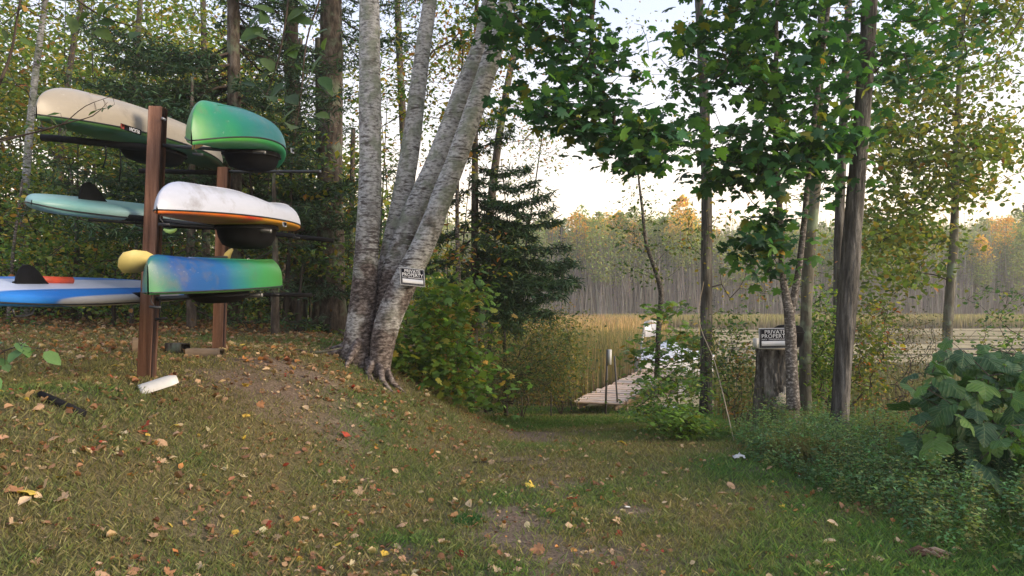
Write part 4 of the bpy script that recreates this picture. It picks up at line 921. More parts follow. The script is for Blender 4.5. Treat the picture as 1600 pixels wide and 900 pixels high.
def hull_mat(name, stops, axis='Y', rough=.38, scuff=True, scale=1.2, nz=.10):
    """moulded plastic whose colours run into each other along the hull"""
    m, nt = new_mat(name); co = obj_co(nt); s = N_(nt, 'ShaderNodeSeparateXYZ'); nt.links.new(co, s.inputs[0])
    n = noise(nt, 2.2, 3, co); a = N_(nt, 'ShaderNodeMath', operation='MULTIPLY_ADD'); nt.links.new(n, a.inputs[0]); a.inputs[1].default_value = nz * 3; 
    b = N_(nt, 'ShaderNodeMath', operation='MULTIPLY_ADD'); nt.links.new(s.outputs[axis], b.inputs[0]); b.inputs[1].default_value = 1 / 3.4; b.inputs[2].default_value = .5 - nz * 1.5
    nt.links.new(b.outputs[0], a.inputs[2]); c = rampn(nt, a.outputs[0], stops)
    sc = noise(nt, 30, 5, co, .7, (1, .25, 1)); c = mixc(nt, .25, c, mixc(nt, sc, (.6, .6, .6), (1.3, 1.3, 1.3)), 'MULTIPLY')
    dirtm = rampn(nt, noise(nt, 3, 6, co, .7), [(.56, (0, 0, 0)), (.75, (.6, .6, .6))]); c = mixc(nt, dirtm, c, (.13, .11, .09))
    scr = rampn(nt, noise(nt, 60, 4, co, .7, (1, .05, 1)), [(.62, (0, 0, 0)), (.70, (.2, .2, .2))]); patch = rampn(nt, noise(nt, 2.6, 3, co), [(.48, (0, 0, 0)), (.6, (1, 1, 1))])
    c = mixc(nt, mixc(nt, 1.0, scr, patch, 'MULTIPLY'), c, (.62, .62, .60))
    p = princ(nt, c, rough, .45, bump(nt, noise(nt, 4, 3, co), .12, .02)); out(nt, p.outputs[0]); return m
def hull_shape(L, W, H, D, sheer=.0, rocker=.03, ns=44, nth=28, pmid=.62, pend=1.0, we=2.6, wp=.7, end_h=.35, dip=0, hstart=0.10):
    """upside-down hull: keel up (+Z), deck hanging below. returns section functions"""
    t = np.linspace(-1, 1, ns); t = np.sign(t) * (1 - (1 - np.abs(t)) ** 1.35); s = np.abs(t)
    w = W / 2 * np.clip(1 - s ** we, 0, 1) ** wp + .006
    zg = -sheer * s ** 2.2
    kz = H - rocker * s ** 3 - dip * np.exp(-((t - .15) / .3) ** 2)
    endf = np.clip((1 - s) / hstart, 0, 1); kz = zg + (kz - zg) * (end_h + (1 - end_h) * np.sqrt(1 - (1 - endf) ** 2))
    pw = pmid + (pend - pmid) * s ** 2
    return t * L / 2, w, zg, kz, pw
def section_mesh(y, w, z0, z1, pw, nth, shift=0.0, lo=0, hi=np.pi):
    th = np.linspace(lo, hi, nth); c = np.cos(th); s = np.sin(th)
    X = w[:, None] * np.sign(c)[None] * np.abs(c)[None] ** pw[:, None]; Z = z0[:, None] + (z1 - z0)[:, None] * np.abs(s)[None] ** pw[:, None]
    Y = np.broadcast_to(y[:, None], X.shape) + shift * 0
    V = np.stack([X, Y, Z], -1).reshape(-1, 3); n, m = X.shape; i = (np.arange(n - 1)[:, None] * m + np.arange(m - 1)[None]).ravel()
    return V, np.stack([i, i + 1, i + m + 1, i + m], -1)
def set_axis(o, A, B, roll=0.0):
    A = Vector(A); B = Vector(B); y = (B - A).normalized(); x = y.cross(Vector((0, 0, 1))).normalized(); z = x.cross(y)
    M = Matrix((x, y, z)).transposed(); M = M @ Matrix.Rotation(roll, 3, 'Y'); o.location = (A + B) / 2; o.rotation_euler = M.to_euler()
def kayak(label, A, B, W, H, D, hullm, deckm, sheer=.1, roll=0, cover=(0, .55, .20, .17), **kw):
    L = (Vector(A) - Vector(B)).length
    t = thing('kayak', label, 'kayak', local=True); set_axis(t, A, B, roll)
    y, w, zg, kz, pw = hull_shape(L, W, H, D, sheer, **kw)
    mb = MB(); V, F = section_mesh(y, w, zg + .004, kz, pw, 30); mb.add(V, F); h = kid('hull', mb, hullm, t, True)
    # keel groove strips, pressed into the bottom
    for xo in (-.22, .22):
        s_ = MB(); k = (np.abs(y) < L * .36); yy = y[k]; xx = w[k] * xo * 2
        zz = zg[k] + (kz - zg)[k] * np.clip(1 - np.abs(xo * 2) ** (1 / pw[k]) , 0, 1) ** 0 * (1 - np.abs(xo * 2) ** (2 / pw[k])) ** (pw[k] / 2)
        tube(s_, np.stack([xx, yy, zz], -1), .006, 6); kid('strake', s_, hullm, t, True)
    dk = zg - D * (1 - .55 * (np.abs(y) / (L / 2)) ** 2); mb = MB(); V, F = section_mesh(y, w * .985, zg - .004, dk, np.full_like(pw, .75), 24); mb.add(V, F[:, ::-1]); kid('deck', mb, deckm, t, True)
    mb = MB()
    for sg in (-1, 1): tube(mb, np.stack([sg * (w + .002), y, zg], -1), .006, 6)
    kid('seam', mb, M_PIPE, t, True)
    cy, cl, cw, cdp = cover
    zc = float(np.interp(cy, y, zg)) - D * .9
    th = np.linspace(0, 2 * np.pi, 40, endpoint=False); rings = []
    for f, dz in ((1.0, .02), (1.05, -.01), (1.04, -.03), (.97, -.05), (.93, -cdp * .5), (.80, -cdp * .82), (.5, -cdp * .97), (.12, -cdp)):
        rings.append(np.stack([np.sign(np.cos(th)) * np.abs(np.cos(th)) ** .85 * cw * f, cy + np.sign(np.sin(th)) * np.abs(np.sin(th)) ** .85 * cl * f, np.full(40, zc + dz)], -1))
    V = np.concatenate(rings); j = np.arange(40); F = np.concatenate([np.stack([r * 40 + j, r * 40 + (j + 1) % 40, (r + 1) * 40 + (j + 1) % 40, (r + 1) * 40 + j], -1)[:, ::-1] for r in range(len(rings) - 1)])
    mb = MB(); mb.add(V, F); cv = kid('cockpit_cover', mb, M_BLACK, t, True)
    mb = MB(); tube(mb, np.concatenate([rings[2], rings[2][:1]]) * [1.01, 1.0, 1], .008, 6); kid('bungee_rim', mb, M_FOAM, cv, True)
    for sg in (-1, 1):   # toggle handles at both ends
        e_ = np.array([0, sg * (L / 2 - .06), zg[0] - .01]); mb = MB(); tube(mb, [e_, e_ + [0, sg * .02, -.05], e_ + [.03, sg * .02, -.09]], .004, 6); tube(mb, [e_ + [-.01, sg * .02, -.09], e_ + [.07, sg * .02, -.095]], .010, 8); kid('toggle_handle', mb, M_PIPE, t, True)
    t['L'] = L
    return t
def zrel(v): return CAMZ + v
GREEN_H = hull_mat('green_teal_plastic', [(0, (.012, .20, .08)), (.12, (.015, .24, .085)), (.19, (.045, .24, .06)), (.27, (.008, .17, .09)), (.40, (.008, .12, .12)), (.62, (.008, .11, .14)), (.78, (.01, .15, .12)), (1, (.015, .20, .07))])
GREEN_D = hull_mat('green_deck_plastic', [(0, (.01, .17, .06)), (.3, (.06, .28, .05)), (.6, (.01, .20, .09)), (1, (.01, .25, .13))])
CREAM_H = hull_mat('cream_plastic', [(0, (.28, .25, .20)), (1, (.26, .24, .20))], nz=.05)
CREAM_D = hull_mat('pale_green_plastic', [(0, (.035, .11, .03)), (.35, (.06, .14, .045)), (.6, (.012, .06, .03)), (1, (.008, .05, .03))])
WHITE_H = hull_mat('white_hull_plastic', [(0, (.40, .43, .52)), (1, (.42, .45, .53))], nz=.05)
ORANGE_D = hull_mat('yellow_orange_plastic', [(0, (.42, .09, .02)), (.2, (.58, .15, .02)), (.34, (.50, .04, .02)), (.45, (.60, .28, .03)), (.8, (.58, .26, .03)), (1, (.55, .16, .02))], nz=.2)
BLUE_H = hull_mat('green_blue_plastic', [(0, (.015, .17, .035)), (.07, (.05, .25, .06)), (.12, (.006, .11, .12)), (.15, (.004, .055, .22)), (.29, (.004, .075, .23)), (.38, (.01, .15, .15)), (.52, (.03, .22, .06)), (1, (.07, .24, .03))], nz=.05)
k_cream = kayak('cream kayak with green deck lying upside down on the top left arms', (-3.80, 6.10, zrel(1.60)), (-3.66, 9.6, zrel(1.80)), .70, .27, .07, CREAM_H, CREAM_D, .06, cover=(.1, .5, .22, .16), rocker=.06, end_h=.3, hstart=.28, roll=R(3), we=2.3, wp=.8, pend=1.2)
k_green = kayak('green and teal kayak lying upside down on the top right arms', (-2.50, 5.95, zrel(1.42)), (-2.50, 8.15, zrel(1.64)), .62, .26, .08, GREEN_H, GREEN_D, .12, cover=(.30, .40, .22, .17), rocker=.06, end_h=.25, hstart=.26, we=2.1, wp=.85, pend=1.35, pmid=.8)
k_white = kayak('white-hulled kayak with orange and yellow deck lying upside down on the middle right arms', (-2.55, 5.50, zrel(.72)), (-2.44, 8.60, zrel(.90)), .66, .23, .06, WHITE_H, ORANGE_D, .02, cover=(.15, .38, .24, .22), rocker=.02, end_h=.12, hstart=.26, dip=.05, we=2.3, wp=.8, pend=1.3, pmid=.7)
k_blue = kayak('green and blue kayak lying upside down on the lowest right arms', (-2.54, 5.36, zrel(.10)), (-2.53, 8.15, zrel(.24)), .64, .25, .03, BLUE_H, GREEN_D, .0, cover=(-.10, .36, .2, .10), rocker=-.03, end_h=.7, hstart=.12, pmid=.42, pend=.9, we=2.6, wp=.8)

def text(body, size, mat, parent, loc, rot, name='lettering', off=.0, ext=.001, scale=None):
    c = bpy.data.curves.new(name, 'FONT'); c.body = body; c.size = size; c.align_x = 'CENTER'; c.align_y = 'CENTER'; c.extrude = ext; c.offset = off; c.resolution_u = 2
    tmp = bpy.data.objects.new('tmp', c); COL.objects.link(tmp); bpy.context.view_layer.update()
    me = bpy.data.meshes.new_from_object(tmp.evaluated_get(bpy.context.evaluated_depsgraph_get())); bpy.data.objects.remove(tmp)
    o = bpy.data.objects.new(name, me); COL.objects.link(o); o.parent = parent; me.materials.clear(); me.materials.append(mat); o.location = loc; o.rotation_euler = rot
    if scale: o.scale = scale
    return o
# maker's sticker on the cream kayak (reads upside down because the kayak does)
st = MB(); box(st, (.372, -1.02, -.035), (.006, .34, .05), bev=.002); s_ = kid('sticker', st, M_SIGNBLK, k_cream)
text('PELICAN', .045, M_SIGNWHT, k_cream, (.377, -.97, -.035), (R(90), R(180), R(90)), off=.0006)
st = MB(); box(st, (.374, -1.165, -.035), (.006, .05, .042), bev=.002); kid('badge', st, M_RED, s_)
for kk, (x_, y_, z_) in ((k_white, (.372, .10, -.045)), (k_green, (.372, .35, -.05))):
    st = MB(); box(st, (x_, y_, z_), (.008, .10, .045), bev=.003); e_ = kid('badge', st, M_SIGNWHT, kk); st = MB(); box(st, (x_ + .004, y_ + .01, z_), (.006, .05, .022), bev=.002); kid('badge_mark', st, M_SIGNBLK, e_)
# straps hanging from the cream and green kayaks
for kk, pts in ((k_cream, [P(165, 228, 6.6), P(166, 245, 6.6), P(161, 262, 6.6)]), (k_cream, [P(188, 235, 6.8), P(189, 262, 6.8), P(186, 285, 6.8)]), (k_green, [P(420, 262, 8), P(420, 285, 8), P(418, 306, 8)]), (k_blue, [P(250, 466, 5.6), P(250, 482, 5.6), P(249, 496, 5.6)])):
    Mi = (Matrix.Translation(kk.location) @ kk.rotation_euler.to_matrix().to_4x4()).inverted()
    lp = [np.array(Mi @ Vector(p)) for p in pts]; mb = MB(); tube(mb, lp, .006, 5)
    if kk is k_blue: q = [np.array(Mi @ Vector(p)) for p in (P(243, 499, 5.6), P(261, 497, 5.6))]; tube(mb, q, .010, 8)
    kid('strap', mb, M_FOAM, kk, True)
# boards ----------------------------------------------------------------
def board_mat(name, cols):
    m, nt = new_mat(name); co = obj_co(nt); s = N_(nt, 'ShaderNodeSeparateXYZ'); nt.links.new(co, s.inputs[0])
    a = N_(nt, 'ShaderNodeMath', operation='ABSOLUTE'); nt.links.new(s.outputs[0], a.inputs[0])
    n = N_(nt, 'ShaderNodeMath', operation='MULTIPLY_ADD'); nt.links.new(s.outputs[1], n.inputs[0]); n.inputs[1].default_value = .012
    nt.links.new(a.outputs[0], n.inputs[2]); c = rampn(nt, n.outputs[0], cols)
    sc = noise(nt, 14, 5, co, .7); c = mixc(nt, .35, c, mixc(nt, sc, (.55, .55, .55), (1.3, 1.3, 1.3)), 'MULTIPLY')
    out(nt, princ(nt, c, .4, .45).outputs[0]); return m
TEAL_B = board_mat('teal_board_skin', [(0, (.19, .36, .34)), (.2, (.15, .33, .32)), (.33, (.24, .38, .37)), (.40, (.16, .22, .23))])
BLUE_B = board_mat('blue_board_skin', [(0, (.45, .50, .62)), (.16, (.46, .50, .62)), (.18, (.015, .14, .45)), (.24, (.02, .17, .55)), (.335, (.02, .16, .52)), (.345, (.42, .42, .44)), (.42, (.48, .46, .45))])
def board(label, A, B, W, TH, mat, roll, fin_at, fin_h, tail=.35):
    L = (Vector(A) - Vector(B)).length; t = thing('paddleboard', label, 'paddleboard', local=True); set_axis(t, A, B, roll)
    n = 44; q = np.linspace(-1, 1, n); q = np.sign(q) * (1 - (1 - np.abs(q)) ** 1.4); y = q * L / 2
    w = W / 2 * np.where(q < 0, np.clip(1 - np.abs(q) ** 4.5, 0, 1) ** .6 * (1 - tail * np.clip(-q, 0, 1) ** 2.2), np.clip(1 - q ** 3, 0, 1) ** .6) + .004
    m = 24; th = np.linspace(0, 2 * np.pi, m, endpoint=False); c = np.cos(th); s = np.sin(th)
    roc = -.10 * np.clip((np.abs(q) - .55) / .45, 0, 1) ** 2
    thk = TH / 2 * np.clip((1 - np.abs(q)) / .12, .12, 1) ** .5
    X_ = w[:, None] * np.sign(c) * np.abs(c) ** .55; Z_ = thk[:, None] * np.sign(s) * np.abs(s) ** .75 + roc[:, None] * 0
    V = np.stack([X_, np.broadcast_to(y[:, None], X_.shape), Z_], -1).reshape(-1, 3); i = np.arange(n - 1)[:, None] * m; j = np.arange(m)[None]
    F = np.stack([i + j, i + (j + 1) % m, i + m + (j + 1) % m, i + m + j], -1).reshape(-1, 4)
    mb = MB(); mb.add(V, [F[:, ::-1], ]); kid('deck', mb, mat, t, True)
    mb = MB()
    for sg in (-1, 1): tube(mb, np.stack([sg * w * 1.0, y, -thk * .25], -1), .007, 5)
    kid('rail_seam', mb, M_PIPE, t, True)
    # fin: a swept blade, thick at the root
    prof = [(0, 0), (-.02, .35), (.0, .75), (.10, .96), (.28, 1.0), (.50, .85), (.72, .55), (.92, .22), (1.08, 0)]
    V = []; fl = fin_h * 2.5
    for sg in (-1, 1):
        for a, b in prof: V.append([sg * (.008 * (1 - b * .8) + .0015), fin_at + a * fl, TH / 2 * .93 + b * fin_h])
    k = len(prof); V = np.array(V); F1 = []; 
    for a in range(1, k - 1): F1 += [[0, a, a + 1], [k, k + a + 1, k + a]]
    F2 = [[a, a + 1, k + a + 1, k + a] for a in range(k - 1)]
    mb = MB(); mb.add(V, [np.array(F1), np.array(F2)]); kid('fin', mb, M_FOAM, t)
    return t, L, TH
t_, L_, H_ = board('teal inflatable paddleboard lying fin up on the middle left arms', (-3.86, 6.15, zrel(.84)), (-3.78, 9.4, zrel(1.10)), .78, .14, TEAL_B, R(12), -1.0, .165)
mb = MB(); tube(mb, [(.30, -.55, -.05), (.30, -.53, -.09), (.30, -.47, -.10), (.30, -.40, -.09), (.30, -.38, -.05)], .009, 6); kid('carry_handle', mb, M_PIPE, t_, True)
mb = MB(); tube(mb, [(.38, -1.45, -.055), (.40, 0, -.06), (.38, 1.2, -.055)], .012, 6); kid('bungee', mb, M_FOAM, t_, True)
t_, L_, H_ = board('blue and white paddleboard lying fin up on the lowest left arms', (-3.78, 5.0, zrel(.09)), (-3.78, 8.6, zrel(.20)), .80, .13, BLUE_B, R(13), -.98, .155)
mb = MB(); tube(mb, [(.30, -1.42, -.05), (.31, -1.40, -.10), (.31, -1.30, -.105), (.31, -1.20, -.09), (.30, -1.18, -.05)], .009, 6); kid('carry_handle', mb, M_PIPE, t_, True)
mb = MB(); tube(mb, [(-.05, -.62, .085), (-.03, -.2, .085)], .032, 12, .06); rl = kid('rolled_strap', mb, M_RED, t_, True)
mb = MB(); tube(mb, [(-.02, -.98, .07), (.0, -.86, .10), (-.03, -.74, .10), (-.05, -.62, .085)], .008, 6); kid('leash', mb, M_PIPE, t_, True)
# paddle on the blue kayak ----------------------------------------------
pd = thing('kayak_paddle', 'black-shafted paddle with pale yellow blades lying on the blue and green kayak', 'paddle', local=True)
set_axis(pd, P(246, 409, 5.75), P(352, 402, 7.75)); Lp = (Vector(P(248, 409, 5.75)) - Vector(P(352, 403, 7.75))).length
mb = MB(); tube(mb, [(0, -Lp / 2 - .05, 0), (0, 0, 0), (0, Lp / 2 + .05, 0)], .015, 12); kid('shaft', mb, M_PIPE, pd, True)
def blade(sg):
    # broad blade, spooned, its face turned to the viewer at the near end
    out_ = [(0, -.03), (.12, -.07), (.26, -.088), (.38, -.085), (.435, -.04), (.44, .02), (.41, .07), (.30, .092), (.16, .08), (.04, .04)]
    n = len(out_); V = [[0, 0, 0]] * 0
    top = [[b, sg * (Lp / 2 - .02 + a * .72), .02 * math.cos(b * 14) + .0035] for a, b in out_]; bot = [[v[0], v[1], v[2] - .007] for v in top]
    c1 = [0, sg * (Lp / 2 + .15), .035]; c2 = [0, sg * (Lp / 2 + .15), .024]
    V = np.array(top + bot + [c1, c2]); j = np.arange(n)
    T = np.concatenate([np.stack([j, (j + 1) % n, np.full(n, 2 * n)], -1), np.stack([n + (j + 1) % n, n + j, np.full(n, 2 * n + 1)], -1)]); Q = np.stack([j, n + j, n + (j + 1) % n, (j + 1) % n], -1)
    return V, [T, Q]
for sg in (-1, 1):
    V, F = blade(sg); ax = R(72)
    ca, sa = math.cos(ax), math.sin(ax)
    piv = np.array([0, sg * Lp / 2, 0]); W_ = V - piv
    if sg < 0:
        # feathered: roll about the shaft and the near blade swings to face the path
        W_ = W_ @ np.array([[ca, 0, sa], [0, 1, 0], [-sa, 0, ca]]); cz, sz_ = math.cos(R(-38)), math.sin(R(-38)); W_ = W_ @ np.array([[cz, sz_, 0], [-sz_, cz, 0], [0, 0, 1]])
    else: W_ = W_ @ np.array([[ca, 0, sa], [0, 1, 0], [-sa, 0, ca]])
    mb = MB(); mb.add(W_ + piv, F); kid('blade', mb, M_YELLOW, pd)
# small lime plug hanging under the white kayak
lp_ = thing('lime_cleat', 'small lime green plastic cleat hanging under the white kayak beside the post', 'cleat', tuple(P(266, 360, 6.6)), local=True)
mb = MB(); tube(mb, [(-.055, 0, .01), (-.03, 0, -.005), (0, 0, -.012), (.03, 0, -.005), (.055, 0, .012)], [.008, .016, .02, .016, .008], 10); kid('body', mb, M_LIME, lp_, True)
mb = MB(); tube(mb, [(0, 0, 0), (.0, 0, .11)], .002, 5); kid('cord', mb, M_PIPE, lp_)
mb = MB(); V, F = curled(T_OVAL, .6); mb.add(V * .12, F, (.55, .30, .17)); lf = link('curled_leaf', mb, M_DRY); lf.location = P(300, 234, 6.9); lf.rotation_euler = (.5, -.2, -1.4); tag(lf, 'curled tan leaf caught on the pipe arm under the green kayak', 'leaf')

# ---------------------------------------------------------------- things on the ground
gx, gy = -2.95, 6.45
ft = thing('plastic_float', 'white half-round plastic piece lying beside the front post', 'plastic piece', (gx, gy, g(gx, gy) + .035), (R(8), R(-17), R(30)), local=True)
n, m = 12, 16; V = []
for ly in np.linspace(-1, 1, n):
    for k in range(m):
        a = math.pi * k / (m - 1); r_ = .072 * (1 - .10 * max(0, ly) ** 6) * (1 - .22 * max(0, ly - .6) / .4); V.append([ly * .15, r_ * math.cos(a) * 1.15, .01 + r_ * math.sin(a) * 1.0])
V = np.array(V); V2 = V * [1, .93, .93]; i = (np.arange(n - 1)[:, None] * m + np.arange(m - 1)[None]).ravel(); F = np.stack([i, i + 1, i + m + 1, i + m], -1)
e1 = np.arange(m - 1); rim0 = np.stack([e1, e1 + 1, n * m + e1 + 1, n * m + e1], -1); rim1 = rim0 + (n - 1) * m
mb = MB(); mb.add(np.vstack([V, V2]), [np.concatenate([F, F[:, ::-1] + n * m, rim0[:, ::-1], rim1])]); kid('shell', mb, M_WHITE, ft, True)
mb = MB(); box(mb, (.055, -.012, .071), (.012, .016, .004)); box(mb, (.0, -.03, .068), (.016, .007, .004)); box(mb, (-.06, .0, .073), (.012, .006, .003)); kid('slot', mb, M_SIGNBLK, ft)
mb = MB(); a = P(62, 641, 5.55); b = P(130, 660, 5.45); a[2] = g(a[0], a[1]) + .035; b[2] = g(b[0], b[1]) + .02
tube(mb, np.array([a, a * .6 + b * .4 + [0, 0, .004], b]), .030, 14, .03); tag(link('foam_tube', mb, M_FOAM, smooth=True), 'short black foam tube lying in the grass at the lower left', 'foam tube')
# timber blocks behind the rack
def block(label, px, py, d, s, rz, ry=0, mat=M_OLDWOOD):
    q = P(px, py, d); z = g(q[0], q[1]) + s[2] / 2 - .02; t = MB(); box(t, (0, 0, 0), s, bev=.008); o = link('timber_block', t, mat); o.location = (q[0], q[1], z); o.rotation_euler = (0, ry, rz); tag(o, label, 'timber'); return o
block('short squared timber between the two rack posts, nearest the back post', 320, 560, 8.8, (.42, .13, .12), R(-8))
block('dark squared timber end between the posts, half in shadow', 277, 553, 9.0, (.28, .14, .14), R(-28), 0, M_BARK_DARK)
block('upright timber block partly hidden behind the front post', 226, 552, 8.9, (.26, .14, .2), R(20))
# fallen branch
fb = thing('fallen_branch', 'small dead grey branch lying near the foot of the birches', 'branch', tuple(P(495, 566, 9.4)), local=True); fb.location.z = g(fb.location.x, fb.location.y) + .03
mb = MB(); tube(mb, [(-.22, .05, .02), (-.05, 0, .0), (.12, -.05, .02), (.3, .02, .06)], [.02, .018, .014, .006], 7, .2); kid('stem', mb, M_BARK_DARK, fb, True)
mb = MB(); tube(mb, [(.05, -.03, .0), (.16, .05, .08), (.2, .1, .2)], [.010, .008, .003], 6, .2); tube(mb, [(-.1, 0, .01), (-.2, -.1, .05), (-.28, -.12, .03)], [.012, .008, .004], 6, .2); kid('twig', mb, M_TWIG, fb, True)
# rotten log bottom right
q = P(1450, 845, 5.0); rl = thing('rotten_log', 'crumbling reddish rotten log at the bottom right of the clearing', 'log', (q[0], q[1], g(q[0], q[1])), (0, 0, R(-18)), local=True)
for k in range(18):
    mb = MB(); y0 = random.uniform(-.07, .07); L0 = random.uniform(.08, .26); x0 = random.uniform(-.12, .06)
    tube(mb, [(x0 - L0 / 2, y0, .02), (x0, y0 + random.uniform(-.01, .01), .035 + random.uniform(0, .02)), (x0 + L0 / 2, y0 + random.uniform(-.02, .02), .02)], [.006, random.uniform(.009, .018), .003], 7, .7, seed=k); kid('splinter', mb, M_ROT if k % 3 else M_OLDWOOD, rl, True)
# white rag / paper
q = P(1155, 712, 7.9); mb = MB(); n = 9; u, v = np.meshgrid(np.linspace(-1, 1, n), np.linspace(-1, 1, n)); zz = .03 * rng.random((n, n)) + .045 * np.exp(-(u ** 2 + v ** 2) * 1.4)
V = np.stack([u * .055 + rng.normal(size=u.shape) * .006, v * .04 + rng.normal(size=u.shape) * .006, zz], -1).reshape(-1, 3); i = (np.arange(n - 1)[:, None] * n + np.arange(n - 1)[None]).ravel(); mb.add(V, np.stack([i, i + 1, i + n + 1, i + n], -1))
o = link('crumpled_rag', mb, M_WHITE); o.location = (q[0], q[1], g(q[0], q[1]) + .02); tag(o, 'crumpled white scrap lying left of the feathery weeds', 'litter')
mb = MB(); q = P(980, 762, 6.1); box(mb, (0, 0, 0), (.05, .02, .012), bev=.004); o = link('pale_scrap', mb, M_WHITE); o.location = (q[0], q[1], g(q[0], q[1]) + .02); o.rotation_euler = (0, .2, .4)
tag(o, 'tiny pale scrap in the grass right of the path centre', 'litter')
mb = MB(); a = P(735, 722, 7.8); b = P(835, 717, 7.9); c = (a + b) / 2; pts = np.array([a, c, b]); pts[:, 2] = [g(p[0], p[1]) + .015 for p in pts]; tube(mb, pts, [.007, .006, .003], 6, .3); tag(link('fallen_twig', mb, M_TWIG), 'thin dark twig lying across the middle of the path', 'twig')
# leaning cane
mb = MB(); a = P(1147, 668, 9.6); b = P(1118, 570, 10.8); c = P(1092, 480, 11.7); e_ = P(1100, 440, 11.8); a[2] = g(a[0], a[1]); p, r_ = resample(np.array([a, b, c, e_]), [.008, .007, .005, .003], .1); tube(mb, p, r_, 6, .1)
tag(link('leaning_cane', mb, plain('pale_cane', (.42, .34, .24), .7)), 'long pale bent cane leaning against the slim grey tree', 'stick')

# ---------------------------------------------------------------- signs
def sign(label, c, w, h, yaw, roll, tilt, name='private_property_sign'):
    t = thing(name, label, 'sign', tuple(c), local=True); t.rotation_euler = (Matrix.Rotation(yaw, 3, 'Z') @ Matrix.Rotation(tilt, 3, 'X') @ Matrix.Rotation(roll, 3, 'Y')).to_euler()
    mb = MB(); box(mb, (0, 0, 0), (w, .004, h), bev=.0015); kid('white_plate', mb, M_SIGNWHT, t)
    mb = MB(); box(mb, (0, -.003, 0), (w * .955, .003, h * .945), bev=.001); kid('black_field', mb, M_SIGNBLK, t)
    mb = MB(); z1 = h * .43; x1 = w * .44
    for sx_, sz_, cx, cz in ((w * .89, .0014, 0, z1), (w * .89, .0014, 0, -z1), (.0014, z1 * 2, -x1, 0), (.0014, z1 * 2, x1, 0)): box(mb, (cx, -.0052, cz), (sx_, .0015, sz_))
    kid('border_line', mb, M_SIGNWHT, t)
    mb = MB(); box(mb, (0, -.0055, -h * .25), (w * .84, .002, h * .24), bev=.0008); kid('blank_panel', mb, M_SIGNWHT, t)
    for tx, sz, z in (('PRIVATE', h * .26, h * .305), ('PROPERTY', h * .26, h * .10), ('NO TRESPASSING', h * .095, -h * .055)):
        o = text(tx, sz, M_SIGNWHT, t, (0, -.006, z), (R(90), 0, 0), off=sz * .010, ext=.0006)
        ww = o.dimensions.x or (max(v.co.x for v in o.data.vertices) - min(v.co.x for v in o.data.vertices)); tgt = {'PRIVATE': .66, 'PROPERTY': .86, 'NO TRESPASSING': .84}[tx] * w * .98
        o.scale = (tgt / ww, 1, 1)
    for sx_ in (-1, 1):
        for sz_ in (-1, 1):
            mb = MB(); tube(mb, [(sx_ * w * .45, -.004, sz_ * h * .44), (sx_ * w * .45, -.009, sz_ * h * .44)], .004, 8); kid('screw', mb, M_STEEL, t)
    return t
sign('black and white private property sign tilted on the leaning birch trunk', P(644.5, 433, 9.42), .345, .225, R(38), R(4), R(-14))
c = P(1211, 528.5, 9.9); sign('black and white private property sign standing on top of the old stump', c, .425, .262, R(3), R(-.8), 0)
# stump -----------------------------------------------------------------------
q = P(1212, 600, 10.3); sx0, sy0 = q[0], q[1]; gz = g(sx0, sy0); top = P(1212, 546, 10.1)[2]
sp = thing('tree_stump', 'thick weathered tree stump with furrowed bark and a bare patch of wood', 'stump', (sx0, sy0, gz), local=True)
hh = top - gz; zs = np.concatenate([[-.15], np.linspace(0, hh, 50)]); rad = .262 + .14 * np.exp(-np.clip(zs, 0, 9) / .16) + .02 * (1 - zs / hh)
mb = MB(); tube(mb, np.stack([zs * 0, zs * 0, zs], -1), rad, 120, .10, seed=3, ridge=.17, nr=26); kid('bark', mb, M_STUMP, sp, True)
mb = MB(); tube(mb, [(0, 0, hh), (0, 0, hh + .018)], .25, 40, .06); kid('cut_face', mb, M_CUT, sp, True)
for k, (a0, z0, w0, h0) in enumerate(((-95, .52, .16, .16), (-80, .33, .13, .12), (-100, .20, .17, .13), (-84, .62, .07, .14))):
    a = R(a0 + 5); V = []; n = 7
    for i_ in range(n):
        for j_ in range(n):
            aa = a + (i_ / (n - 1) - .5) * w0 / .25; z = z0 + (j_ / (n - 1) - .5) * h0 + random.gauss(0, .006); zr_ = np.interp(z, zs, rad); edge = (i_ in (0, n - 1)) or (j_ in (0, n - 1))
            r_ = zr_ * (.93 if edge else 1.0) + random.gauss(0, .003); V.append([math.cos(aa) * r_, math.sin(aa) * r_, z])
    i = (np.arange(n - 1)[:, None] * n + np.arange(n - 1)[None]).ravel(); mb = MB(); mb.add(V, np.stack([i, i + n, i + n + 1, i + 1], -1)); kid('bare_wood', mb, M_CUT if k != 1 else M_OLDWOOD, sp, True)
# black tub on the stump behind the sign
q = P(1232, 532, 10.35); tb = thing('black_tub', 'round black tub standing on the stump behind the sign', 'tub', (q[0], q[1], top + .02), (0, 0, 0), local=True)
zz = [0, .02, .10, .20, .26, .29, .30]; rr = [.13, .16, .19, .20, .18, .13, .05]
mb = MB(); tube(mb, [(0, 0, z) for z in zz], rr, 32); kid('body', mb, M_BLACK, tb, True); mb = MB(); tube(mb, [(math.cos(a) * .201, math.sin(a) * .201, .195) for a in np.linspace(0, 2 * math.pi, 33)], .010, 6); kid('rim', mb, M_FOAM, tb, True)
mb = MB(); q = P(1181, 535, 10.2); tube(mb, [(0, 0, -.05), (0, 0, .0), (0, 0, .07)], [.03, .035, .038], 14); o = link('white_cup', mb, M_WHITE, smooth=True); o.location = (q[0], q[1], top + .072); tag(o, 'small pale cup at the left edge of the stump beside the sign', 'cup')

